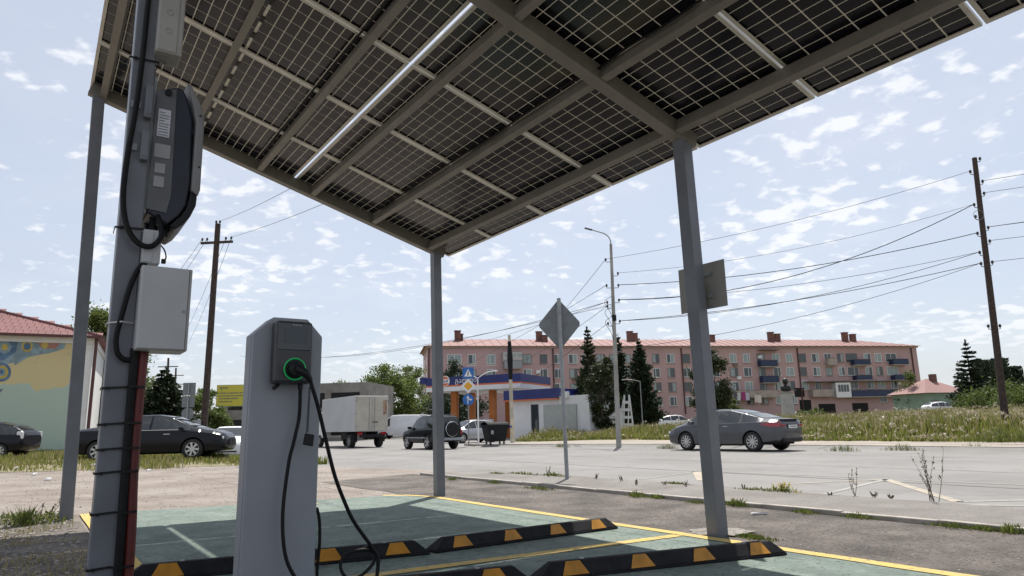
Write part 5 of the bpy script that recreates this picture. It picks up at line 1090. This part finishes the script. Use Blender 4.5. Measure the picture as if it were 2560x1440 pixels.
# ------------------------------------------------------------------ overhead wires
def wire(a, b, sag, label, r=.012, group='overhead wires'):
    a, b = Vector(a), Vector(b); n_ = 18
    pts = [a.lerp(b, i/n_) - Vector((0, 0, sag*4*(i/n_)*(1-i/n_))) - a for i in range(n_+1)]
    o_ = MB().tube(pts, r, 5, False).build('overhead_wire', black_rub); o_.location = a; tag(o_, label, 'wire', group)
lab_cr = 'thin dark wire slung between the concrete lamp pole and the leaning wooden pole'; g1 = 'wires between the lamp pole and the leaning pole'
for (k1_, k2_, sg_, r) in (((655, -1), (437, -1), .35, .009), ((690, 1), (520, -1), .5, .008), ((720, 1), (592, -1), .45, .017), ((757, 1), (640, -1), .4, .010), ((757, 1), (520, -1), 1.1, .018), ((810, 1), (640, -1), .6, .012), ((810, 1), (668, -1), .35, .014), ((880, 1), (668, -1), .5, .010)): wire(CINS[k1_], RINS[k2_], sg_, lab_cr, r, g1)
lab_r = 'thin dark wire running on from the leaning wooden pole over the grass'; g2_ = 'wires running on beyond the leaning pole'
for py, rise, r in ((462, .5, .011), (492, .3, .011), (578, .9, .015), (578, .6, .011), (612, .5, .011), (665, .7, .011)): p_ = RINS[py, 1]; wire(p_, p_+Vector((34, -24, rise*1.3)), .5, lab_r, r, g2_)
lab_l = 'thin dark wire running from the lamp pole over the petrol station'; g3 = 'wires over the petrol station'
for k1_, (px, py, Y), sg_ in (((720, -1), (1040, 965, 110), .6), ((762, -1), (1000, 880, 120), 1.0), ((655, -1), (1330, 860, 60), .2), ((772, -1), (1270, 920, 66), .3), ((815, -1), (1240, 1000, 60), .2), ((762, -1), (620, 878, 78), 1.6), ((772, -1), (600, 890, 80), 1.2)): wire(CINS[k1_], at(px, py, Y), sg_, lab_l, .012, g3)
lab_w = 'thin dark wire leading from the crossarm pole up behind the carport'; g4 = 'wires from the crossarm pole'
for i, (px, py, Y) in enumerate(((330, 815, 62), (345, 830, 64), (455, 845, 62), (470, 860, 64))): wire(LINS[i], at(px, py, Y), .4, 'thin dark wire leading from the crossarm pole back to the distant poles', .010, 'wires behind the crossarm pole')
for i, (px, py, Y) in ((5, (820, 395, 18)), (3, (1000, 400, 16))): wire(LINS[i], LINS[i] + (at(px, py, Y)-LINS[i])*1.5, .3, lab_w, .008, g4)

# ------------------------------------------------------------------ vegetation
lf_dec = leafmat('leaf_broad', (.060, .090, .022), (.15, .19, .05), .45, .8)
lf_pale = leafmat('leaf_pale', (.10, .13, .05), (.19, .22, .09), .45, .8)
lf_con = leafmat('leaf_conifer', (.016, .028, .016), (.045, .062, .030), .15, .9)
lf_cyp = leafmat('leaf_cypress', (.020, .030, .014), (.060, .075, .030), .2, 1.2)
lf_bush = leafmat('leaf_bush', (.05, .075, .018), (.12, .155, .04), .4, 1.0)
def rand_unit(n):
    v = rng.normal(size=(n, 3)); return v/np.linalg.norm(v, axis=1)[:, None]
def leaf_quads(C, size, flat=0.0, axis=None):
    n = len(C); a = rand_unit(n); 
    if axis is not None: a = axis + a*.55; a /= np.linalg.norm(a, axis=1)[:, None]
    b = np.cross(a, rand_unit(n)); b /= np.linalg.norm(b, axis=1)[:, None]
    s_ = (size*rng.uniform(.6, 1.35, n))[:, None]; w_ = s_*rng.uniform(.35, .6, n)[:, None]
    V = np.stack([C-a*s_*.5, C+b*w_*.5, C+a*s_*.5, C-b*w_*.5], 1); return V.reshape(-1, 3)
def finish_tree(t, trunk_mb, V, m_, nm='crown'):
    trunk_mb.build('trunk', trunk_m, t, 0, True); o_ = quads(nm, V, m_, t); return o_
def broad(name, label, px, py_top, Y, width, m_, nclump=60, per=170, leaf=.28, py_base=None, cat='tree', squash=1.0, bare=.25):
    b = at(px, 1060, Y); zb_ = zgf(b.x, b.y); ht = at(px, py_top, Y).z - zb_
    t = tag(empty(name, (b.x, b.y, zb_)), label, cat); tr_ = MB()
    top = Vector((rng.uniform(-.3, .3), rng.uniform(-.3, .3), ht*.75)); tr_.tube(spline([(0, 0, -.3), (rng.uniform(-.15, .15), 0, ht*.3), top], 5), [.02*ht+.05-(.02*ht)*i/10 for i in range(11)], 8)
    Vs = []; rx = width/2; cz_ = ht*(bare+(1-bare)/2); rzz = ht*(1-bare)/2
    for k in range(nclump):
        d = rand_unit(1)[0]; rr = rng.uniform(.35, 1.0)**.6; c = np.array([d[0]*rx*rr, d[1]*rx*rr, cz_+d[2]*rzz*rr])
        cr_ = rng.uniform(.10, .20)*width*(1.25-.5*rr); 
        if k < 14: tr_.tube(spline([(0, 0, ht*rng.uniform(.2, .45)), tuple(c*np.array([.5, .5, .9])), tuple(c)], 4), [.06*ht/8, .05*ht/8, .045*ht/8, .04*ht/8, .03*ht/8, .03*ht/8, .02*ht/8, .015*ht/8, .01*ht/8], 5)
        p = c + rng.normal(size=(per, 3))*cr_*np.array([.62, .62, .45]); Vs.append(leaf_quads(p, leaf))
    finish_tree(t, tr_, np.concatenate(Vs), m_); return t
def conifer(name, label, px, py_top, Y, width, m_, tiers=16, bpt=11, leaf=.34, droop=.25, group=None, py_b=1060):
    b = at(px, py_b, Y); zb_ = zgf(b.x, b.y); ht = at(px, py_top, Y).z - zb_
    t = tag(empty(name, (b.x, b.y, zb_)), label, 'tree', group); tr_ = MB().tube([(0, 0, -.3), (0, 0, ht*.5), (0, 0, ht*.97)], [.022*ht, .012*ht, .01], 8); Vs = []
    for i in range(tiers):
        f = (i+.3)/tiers; z = ht*(.08+.90*f); R0 = width/2*(1-f)**.85*rng.uniform(.8, 1.12)+.08
        for k in range(max(4, int(bpt*(1-f*.6)))):
            a = rng.uniform(0, 6.283); L_ = R0*rng.uniform(.65, 1.1); e = np.array([math.cos(a)*L_, math.sin(a)*L_, -droop*L_+.1*L_*rng.uniform(-1, 1)])
            if L_ > .5: tr_.tube([(0, 0, z), tuple(np.array([0, 0, z])+e)], [.012*ht*(1-f)*.5+.008, .006], 4, False)
            n_ = int(40*L_)+10; s_ = rng.uniform(.12, 1, n_)**.75; p = np.array([0, 0, z])+e*s_[:, None]+rng.normal(size=(n_, 3))*np.array([.10, .10, .06])*(.5+L_*.5) + np.array([0, 0, .12*L_])*(s_[:, None]**2)
            Vs.append(leaf_quads(p, leaf, axis=np.tile(e/np.linalg.norm(e), (n_, 1))))
    p = np.c_[rng.normal(0, .05, (20, 2)), rng.uniform(ht*.94, ht*1.01, 20)]; Vs.append(leaf_quads(p, leaf*.8, axis=np.tile([0, 0, 1.], (20, 1))))
    finish_tree(t, tr_, np.concatenate(Vs), m_); return t
def cypress(name, label, px, py_top, Y, width, m_, n_=9000, leaf=.26, low=.05, belly=.35, group=None):
    b = at(px, 1060, Y); zb_ = zgf(b.x, b.y); ht = at(px, py_top, Y).z - zb_
    t = tag(empty(name, (b.x, b.y, zb_)), label, 'tree', group); tr_ = MB().tube([(0, 0, -.3), (0, 0, ht*.5), (0, 0, ht*.95)], [.02*ht, .012*ht, .01], 8)
    nb = 90; fz = rng.uniform(low, .97, nb); ang_ = rng.uniform(0, 6.283, nb); Vs = []
    for f, a in zip(fz, ang_):
        prof_ = (np.clip((f-low)/(belly-low+1e-3), 0, 1)**.6 if f < belly else ((1-f)/(1-belly))**1.1); R0 = width/2*prof_*rng.uniform(.55, 1.12)+.05
        m2 = n_//nb; s_ = rng.uniform(.2, 1, m2)
        p = np.c_[math.cos(a)*R0*s_, math.sin(a)*R0*s_, ht*f+s_*R0*.7+rng.normal(0, .2, m2)] + rng.normal(size=(m2, 3))*.09*width*np.array([1, 1, 1.0])
        p[:, 2] = np.clip(p[:, 2], .1, ht*1.02); Vs.append(leaf_quads(p, leaf, axis=np.tile([math.cos(a)*.4, math.sin(a)*.4, 1.], (m2, 1))))
    finish_tree(t, tr_, np.concatenate(Vs), m_); return t
broad('leafy_tree', 'broad green tree behind the white van and truck', 972, 918, 84, 7.2, lf_dec, 70, 190, .34, bare=.12)
broad('leafy_tree', 'bright green tree against the left end of the pink block', 1030, 905, 92, 4.2, lf_pale, 36, 150, .34, bare=.2)
broad('leafy_tree', 'pale green tree rising behind the truck cargo box', 842, 957, 112, 6.0, lf_pale, 46, 130, .42, bare=.15)
broad('leafy_tree', 'pale low tree beyond the truck near the concrete building', 895, 972, 118, 5.0, lf_pale, 34, 120, .42, bare=.15)
broad('leafy_tree', 'tall green tree behind the corner of the mural building', 238, 768, 47, 5.4, lf_dec, 110, 200, .24, bare=.03)
broad('leafy_tree', 'sunlit green tree between mural building and conifer', 325, 925, 50, 3.4, lf_pale, 40, 140, .24, bare=.05)
conifer('conifer', 'dense dark spruce before the road sign backs', 402, 918, 46, 5.6, lf_con, 20, 26, .30, .15, py_b=1080)
broad('leafy_tree', 'bushy green tree behind the wooden crossarm pole', 500, 965, 52, 3.0, lf_dec, 46, 150, .22, bare=.02)
broad('leafy_tree', 'leafy shrub below the yellow billboard', 535, 1020, 50, 2.4, lf_bush, 30, 140, .2, bare=.0, cat='shrub')
broad('leafy_tree', 'dark tree behind the petrol canopy', 1138, 903, 80, 3.6, lf_con, 46, 170, .30, bare=.05)
broad('leafy_tree', 'dark bush mass in the shade under the petrol canopy', 1140, 972, 76, 6.4, lf_con, 60, 170, .3, bare=.0, cat='shrub')
conifer('cypress_tree', 'tall ragged cypress beside the kiosk annex', 1478, 818, 57, 3.3, lf_cyp, 26, 13, .26, -.35)
broad('cypress_tree', 'lower bushy cypress in front of the tall one', 1507, 888, 54, 2.5, lf_cyp, 60, 190, .22, bare=.04)
conifer('cypress_tree', 'slender dark cypress behind the concrete lamp pole', 1557, 836, 66, 2.8, lf_con, 26, 16, .28, -.5)
conifer('cypress_tree', 'broad dark cypress beside the thin lamp post', 1608, 848, 64, 4.0, lf_con, 26, 18, .28, -.4)
broad('leafy_tree', 'dense dark green tree standing before the pink block', 1786, 872, 94, 5.2, lf_cyp, 70, 180, .34, bare=.0)
conifer('conifer', 'dark spaced-branch fir beside the green house', 2440, 850, 74, 5.0, lf_con, 15, 12, .36, -.05, py_b=1030)
for px, pt, Y, w_, lab in ((2480, 905, 78, 4.2, 'dark conifer close behind the spaced-branch fir'), (2520, 900, 80, 3.6, 'dark conifer behind the leaning wooden pole'), (2552, 920, 82, 4.0, 'dark conifer at the far end of the conifer row')): cypress('conifer', lab, px, pt, Y, w_, lf_con, 9000, .34, .0, .25)
for px, pt, Y, w_, lab in ((2535, 965, 60, 6.0, 'bright green bush behind the leaning wooden pole'), (2480, 988, 66, 5.5, 'low green bush below the dark conifers'), (2590, 975, 52, 5, 'green bush right of the leaning wooden pole')): broad('shrub', lab, px, pt, Y, w_, lf_bush, 46, 170, .24, bare=.0, cat='shrub')
broad('shrub', 'dark creeper bush against the left end of the pink block', 1065, 985, 112, 4.5, lf_con, 30, 130, .4, bare=0, cat='shrub')
for px, Y, pt, lab in ((1830, 100, 1000, 'low bush before the laundry balcony'), (2290, 112, 930, 'tree top beyond the right end of the pink block'), (2030, 88, 1018, 'bright low bush beside the stone pedestal')): broad('shrub', lab, px, pt, Y, 4.0, lf_bush, 26, 120, .32, bare=0, cat='shrub')

# grass
g_green = leafmat('grass_green', (.115, .145, .028), (.25, .26, .070), .5, .35); g_tan = leafmat('grass_tan', (.24, .20, .095), (.40, .34, .20), .4, .4); g_flow = leafmat('weed_flower', (.34, .29, .20), (.52, .46, .36), .3, .8)
def blades(XY, hgt, wid_, lean=.35):
    n = len(XY); z = zg(XY[:, 0], XY[:, 1]); a = rng.uniform(0, 6.283, n); d = np.c_[np.cos(a), np.sin(a), np.zeros(n)]; b = np.c_[XY, z]
    l_ = rng.uniform(0, 6.283, n); le = np.c_[np.cos(l_), np.sin(l_)]*(hgt*rng.uniform(0, lean, n))[:, None]
    tip = b + np.c_[le, hgt]; w_ = (wid_*rng.uniform(.6, 1.3, n))[:, None]
    mid = b*.45+tip*.55 - np.c_[le*.18, np.zeros(n)]
    return np.stack([b-d*w_*.4, b+d*w_*.4, mid+d*w_*.5, tip, mid-d*w_*.5], 1).reshape(-1, 3)
def patchy(XY, sc_=.25, seed=0):
    x, y = XY[:, 0]*sc_+seed, XY[:, 1]*sc_
    return .5+.25*(np.sin(x*1.7+np.sin(y*1.3)*1.5)+np.sin(y*2.1+np.cos(x*1.1)*1.7))
def scatter_uv(n, u0, u1, v0, v1, bias=1.0):
    t = rng.uniform(0, 1, n)**bias; v = v0+(v1-v0)*t; u = rng.uniform(u0, u1, n); return np.c_[B0.x+u*H1.x+v*G2.x, B0.y+u*H1.y+v*G2.y], u, v
XY, u, v = scatter_uv(140000, -16, 35, 24.2, 78, 1.35)
keep = (v > 24.0 + .5*np.sin(u*1.3) + .4*np.sin(u*3.1)) & (u < 33.5+.6*np.sin(v*2)) & ~((XY[:, 1] > 53.5) & (XY[:, 0] < 10)) & ~((XY[:, 1] > 44) & (XY[:, 0] < -.6)); XY, u, v = XY[keep], u[keep], v[keep]
pt_ = patchy(XY, .22); edge = np.clip((v-24)/3.0, .28, 1); hg = (.40+.62*pt_)*edge*rng.uniform(.55, 1.15, len(XY)) * np.where((u > 13) & (v > 40), .8, 1)
is_t = rng.uniform(0, 1, len(XY)) < (.22+.35*patchy(XY, .4, 3)*np.clip((v-25)/6, 0, 1))
stuff(quads('meadow_grass', blades(XY[~is_t], hg[~is_t], .075), g_green, None, 5), 'tall green meadow grass beyond the far pavement', 'grass')
stuff(quads('dry_grass', blades(XY[is_t], hg[is_t]*1.12, .06), g_tan, None, 5), 'dry tan grass stalks mixed into the meadow', 'grass')
sel = rng.uniform(0, 1, len(XY)) < np.where(u < 12, .045, .012); F = XY[sel]; fz_ = zg(F[:, 0], F[:, 1])+hg[sel]*1.12; C = np.repeat(np.c_[F, fz_], 5, 0)+rng.normal(0, 1, (len(F)*5, 3))*np.array([.08, .08, .035])
stuff(quads('weed_flowers', leaf_quads(C, .13), g_flow), 'pale flower heads of tall weeds over the meadow', 'weeds')
XY, u, v = scatter_uv(60000, 12.0, 34, -22, .4); keep = patchy(XY, .7, 5)+.25*rng.normal(size=len(XY))*.6 + np.clip((u-12.5)/6, -.3, .35) > .55
XY = XY[keep]; hv = rng.uniform(.05, .20, len(XY))*(.6+patchy(XY, .5, 9)); it = rng.uniform(0, 1, len(XY)) < .35
stuff(quads('verge_grass', blades(XY[~it], hv[~it], .03), g_green, None, 5), 'short patchy grass on the verge round the black saloon', 'grass'); stuff(quads('verge_dry_grass', blades(XY[it], hv[it], .025), g_tan, None, 5), 'dry short grass on the verge', 'grass')
XY, u, v = scatter_uv(9000, 13.6, 20, .2, 3.2); keep = (patchy(XY, .6, 2) > .38) & (v < 2.6-.25*(u-13.6)+1); XY = XY[keep]
stuff(quads('lot_edge_grass', blades(XY, rng.uniform(.08, .34, len(XY)), .03), g_green, None, 5), 'grass tufts between the lot and the white sedan', 'grass')
# weeds round the back corner post and in the gravel
XY, u, v = scatter_uv(16000, -1.6, 2.6, -9.5, -4.72); dd = np.abs(u-.35-.25*(v+5)*-.3); keep = (dd+.5*rng.normal(size=len(u))*.5 < .62) & (patchy(XY, 2.2, 1) > .30); XY = XY[keep]
hh = rng.uniform(.02, .11, len(XY))*(.5+patchy(XY, 3.0, 6)); sel = rng.uniform(0, 1, len(XY)) < .45
stuff(quads('post_weeds', blades(XY[sel], hh[sel], .009, .9), g_green, None, 5), 'low grass round the back corner post', 'grass')
C = np.repeat(np.c_[XY[~sel], zg(XY[~sel, 0], XY[~sel, 1])+hh[~sel]*.6], 2, 0) + rng.normal(0, .012, ((~sel).sum()*2, 3)); stuff(quads('post_weed_leaves', leaf_quads(C, .034), lf_bush), 'leafy low weeds round the back corner post', 'weeds')
XY, u, v = scatter_uv(9000, -4.6, -.6, -8.6, -4.75); keep = patchy(XY, 2.0, 4) > .50; XY = XY[keep]
stuff(quads('gravel_grass', blades(XY, rng.uniform(.02, .07, len(XY)), .008, .8), g_tan, None, 5), 'sparse grass in the shaded gravel', 'grass')
# loose stones in the gravel and on the broken apron
m_stone = mat('loose_stone', (.24, .215, .195), .9, var=.3, vscale=6)
st_m = []
for k in range(4):
    b = MB(); bm = bmesh.new(); bmesh.ops.create_icosphere(bm, subdivisions=1, radius=.5)
    for vv in bm.verts: vv.co = Vector((vv.co.x*random.uniform(.7, 1.2), vv.co.y*random.uniform(.7, 1.2), vv.co.z*random.uniform(.4, .8)))
    st_m.append(np.array([[v_.co[:] for v_ in f.verts] for f in bm.faces]).reshape(-1, 3)); bm.free()
def stones(name, label, XY, s0, s1):
    Vs = []; z = zg(XY[:, 0], XY[:, 1])+.012
    for (x, y), zz in zip(XY, z):
        s_ = random.uniform(s0, s1)*random.uniform(.6, 1.4); a = random.uniform(0, 6.28); ca, sa = math.cos(a), math.sin(a); q = random.choice(st_m)*s_
        Vs.append(np.c_[q[:, 0]*ca-q[:, 1]*sa+x, q[:, 0]*sa+q[:, 1]*ca+y, q[:, 2]+zz])
    return stuff(quads(name, np.concatenate(Vs), m_stone, None, 3), label, 'stones')
XY, u, v = scatter_uv(5200, -5, 1.0, -8.5, -4.72); stones('gravel_stones', 'loose stones in the gravel beside the pad', XY, .012, .05)
XY, u, v = scatter_uv(2600, -9, 4.5, -.05, 1.95); stones('apron_grit', 'grit and small stones on the broken apron', XY, .006, .020)
XY, u, v = scatter_uv(2200, .7, 12, -8, 1.2); stones('lot_stones', 'small stones scattered over the dirt lot', XY, .006, .02)
XY, u, v = scatter_uv(1300, -9, .4, -1.3, -.05, .5); stones('pad_grit', 'dark grit strewn along the yellow border line', XY, .004, .012)
# tufts along the kerb, flowers and dry weeds on the pavement edge: each a thing
lf_tuft = leafmat('tuft_green', (.07, .10, .02), (.17, .19, .05), .4, 3)
def tuft(name, label, px, py, z, w_, h, n_, m_, group=None, cat='weed', flower=None, lenw=1.0, dirn_=None):
    p = on(px, py, z); t = tag(empty(name, (p.x, p.y, z)), label, cat, group); e1 = (dirn_ or H1)
    q = rng.normal(0, 1, (n_, 2)); XYl = np.c_[q[:, 0]*w_*e1.x + q[:, 1]*.03, q[:, 0]*w_*e1.y + q[:, 1]*.03]
    n = n_; a = rng.uniform(0, 6.283, n); d = np.c_[np.cos(a), np.sin(a), np.zeros(n)]; hh = h*rng.uniform(.4, 1.1, n)*np.exp(-(q[:, 0]**2)*.3); b = np.c_[XYl, np.full(n, -.01)]; l_ = rng.uniform(0, 6.283, n)
    le = np.c_[np.cos(l_), np.sin(l_)]*(hh*rng.uniform(.1, .8, n))[:, None]; tip = b+np.c_[le, hh]; ww = np.full((n, 1), .009)*rng.uniform(.6, 1.6, (n, 1)); mid = b*.45+tip*.55
    quads('blades', np.stack([b-d*ww*.4, b+d*ww*.4, mid+d*ww*.6, tip, mid-d*ww*.6], 1).reshape(-1, 3), m_, t, 5)['kind'] = 'stuff'
    if flower is not None: quads('flowers', leaf_quads(np.repeat(tip[::2], 3, 0)+rng.normal(0, .012, (len(tip[::2])*3, 3)), .022), flower, t)['kind'] = 'stuff'
    return t
gk = 'grass tufts along the near kerb'
for px, py, w_, h in ((1345, 1222, .22, .07), (1590, 1240, .10, .09), (1640, 1243, .08, .06), (1840, 1262, .10, .10), (2145, 1292, .10, .06), (2375, 1315, .12, .05), (2460, 1322, .09, .05), (2530, 1328, .07, .08), (1235, 1206, .12, .05), (1130, 1198, .10, .05), (2010, 1280, .1, .05), (1745, 1256, .12, .04)): tuft('grass_tuft', 'small green grass tuft growing in the near kerb joint', px, py, .03, w_, h, 150, lf_tuft, gk)
ge = 'grass tufts on the road edge of the pavement'
for px, py, w_, h in ((1310, 1186, .35, .08), (1385, 1190, .25, .10), (1690, 1210, .20, .06), (1240, 1184, .2, .05), (1900, 1226, .3, .06)): tuft('grass_tuft', 'green grass tuft on the road edge of the pavement', px, py, .045, w_, h, 170, lf_tuft, ge)
tuft('flowering_weed', 'yellow flowering weed on the road edge of the pavement', 1955, 1228, .045, .13, .13, 120, lf_tuft, None, 'weed', leafmat('yellow_petal', (.55, .42, .03), (.7, .55, .05), .3, 4))
tuft('grass_patch', 'green moss patch at the foot of the carport post with the sign plate', 1880, 1345, .012, .16, .05, 420, lf_tuft, None, 'grass')
tuft('grass_tuft', 'green tuft at the foot of the leaning wooden pole', 2520, 1106, .10, .9, .7, 500, lf_tuft, None, 'grass')
for px, py, lab in ((1405, 1118, 'beside the diamond sign'), (2105, 1128, 'behind the grey sedan'), (1668, 1122, 'before the grey sedan'), (2440, 1126, 'near the leaning wooden pole'), (2255, 1126, 'halfway to the leaning wooden pole')): tuft('grass_tuft', 'green tuft in the far kerb gutter ' + lab, px, py, -.09, .35, .28, 160, lf_tuft, None, 'grass')
m_dry = mat('dry_stem', (.12, .095, .065), .9, var=.2, vscale=20)
def dry_weed(px, py, z, h, nst, label, spread=.10, group=None, heads=True):
    p = on(px, py, z); t = tag(empty('dry_weed', (p.x, p.y, z)), label, 'weed', group); mb = MB(); C = []
    for k in range(nst):
        a = rng.uniform(0, 6.283); r_ = rng.uniform(0, spread*.6); b = Vector((r_*math.cos(a), r_*math.sin(a), -.01)); hh = h*rng.uniform(.65, 1.05); tip = b+Vector((rng.uniform(-1, 1)*spread, rng.uniform(-1, 1)*spread, hh)); mid = b.lerp(tip, .5)+Vector((rng.uniform(-.02, .02), 0, 0))
        s_ = spline([b, mid, tip], 5); mb.tube(s_, [.0045-.0003*i for i in range(len(s_))], 5)
        for j in range(10):
            f = rng.uniform(.3, 1); q = b.lerp(tip, f); d = Vector((rng.uniform(-1, 1), rng.uniform(-1, 1), 1.2)).normalized()*rng.uniform(.02, .05)*h/.6; mb.tube([q, q+d], [.0025, .0015], 4, False); C += [q+d*rng.uniform(.4, 1) for _ in range(3)]
    mb.build('stems', m_dry, t)
    if heads: quads('seed_heads', leaf_quads(np.array([c[:] for c in C]), .022), leafmat('seed_head', (.10, .085, .05), (.16, .13, .08), .2, 5) if 'seed_head' not in MATS else MATS['seed_head'], t)['kind'] = 'stuff'
dry_weed(2335, 1252, .045, .62, 7, 'tall bunch of dry brown weed stems on the pavement edge', .14); dry_weed(2138, 1240, .045, .44, 3, 'thin pair of dry weed stems on the pavement edge', .09)
gd = 'small dry weeds along the pavement edge'
for px, py, h in ((1555, 1203, .12), (1490, 1198, .12), (1370, 1192, .2), (1660, 1212, .08), (1715, 1216, .1), (1860, 1222, .08), (2075, 1238, .06), (2185, 1243, .08), (2225, 1246, .07), (1590, 1212, .1)): dry_weed(px, py, .045, h, 4, 'short dry weed stalks on the road edge of the pavement', .05, gd)
lw = on(95, 1295, .1); lfw = tuft('green_weed', 'leafy green weed left of the back corner post', 60, 1310, .11, .12, .22, 160, lf_tuft, None, 'weed')
dry_weed(118, 1296, .1, .26, 4, 'branching dry weed left of the back corner post', .16)
# litter
m_lit = mat('litter_white', (.7, .7, .7), .6, var=.1, vscale=9)
gl = 'scraps of litter on the verge'
for px, py, s_ in ((85, 1186, .14), (118, 1200, .16), (40, 1170, .12), (235, 1162, .12), (374, 1176, .12), (600, 1168, .18), (20, 1156, .10), (460, 1150, .08)):
    p = on(px, py, .1); p = on(px, py, zgf(p.x, p.y)+.02); t = tag(empty('litter', (p.x, p.y, p.z), random.uniform(0, 3)), 'crumpled white scrap of litter lying on the verge', 'litter', gl)
    mb = MB(); 
    for k in range(4): x_, y_ = random.uniform(-s_, s_)*.5, random.uniform(-s_, s_)*.3; mb.hexa([(x_-s_*.5, y_-s_*.3, 0), (x_+s_*.5, y_-s_*.2, 0), (x_+s_*.4, y_+s_*.3, 0), (x_-s_*.4, y_+s_*.2, 0)], [(x_-s_*.4, y_-s_*.2, s_*.2), (x_+s_*.3, y_-s_*.2, s_*.3), (x_+s_*.3, y_+s_*.2, s_*.15), (x_-s_*.3, y_+s_*.15, s_*.25)])
    mb.build('scrap', m_lit, t)
p = on(1898, 1287, .01); t = tag(empty('paper_scrap', (p.x, p.y, .02)), 'flat pale scrap lying on the broken apron', 'litter'); MB().hexa([(-.09, -.03, 0), (.09, -.03, 0), (.09, .03, 0), (-.09, .03, 0)], [(-.08, -.03, .015), (.09, -.03, .022), (.08, .03, .01), (-.09, .03, .012)]).build('scrap', m_lit, t)
# spilled pale cement at the foot of the front middle post
cm = mat('cement', (.235, .215, .195), .95, var=.15, vscale=8, speck=((.10, .09, .08), 18, .50, .95)); mb = MB(); cc_ = W(-5.1, .16); ring_ = [(cc_.x+.24*math.cos(a*.2618)*random.uniform(.75, 1.2)*1.25, cc_.y+.24*math.sin(a*.2618)*random.uniform(.75, 1.2), .0265) for a in range(24)]
mb.poly(ring_); structure(mb.build('cement_spill', cm))
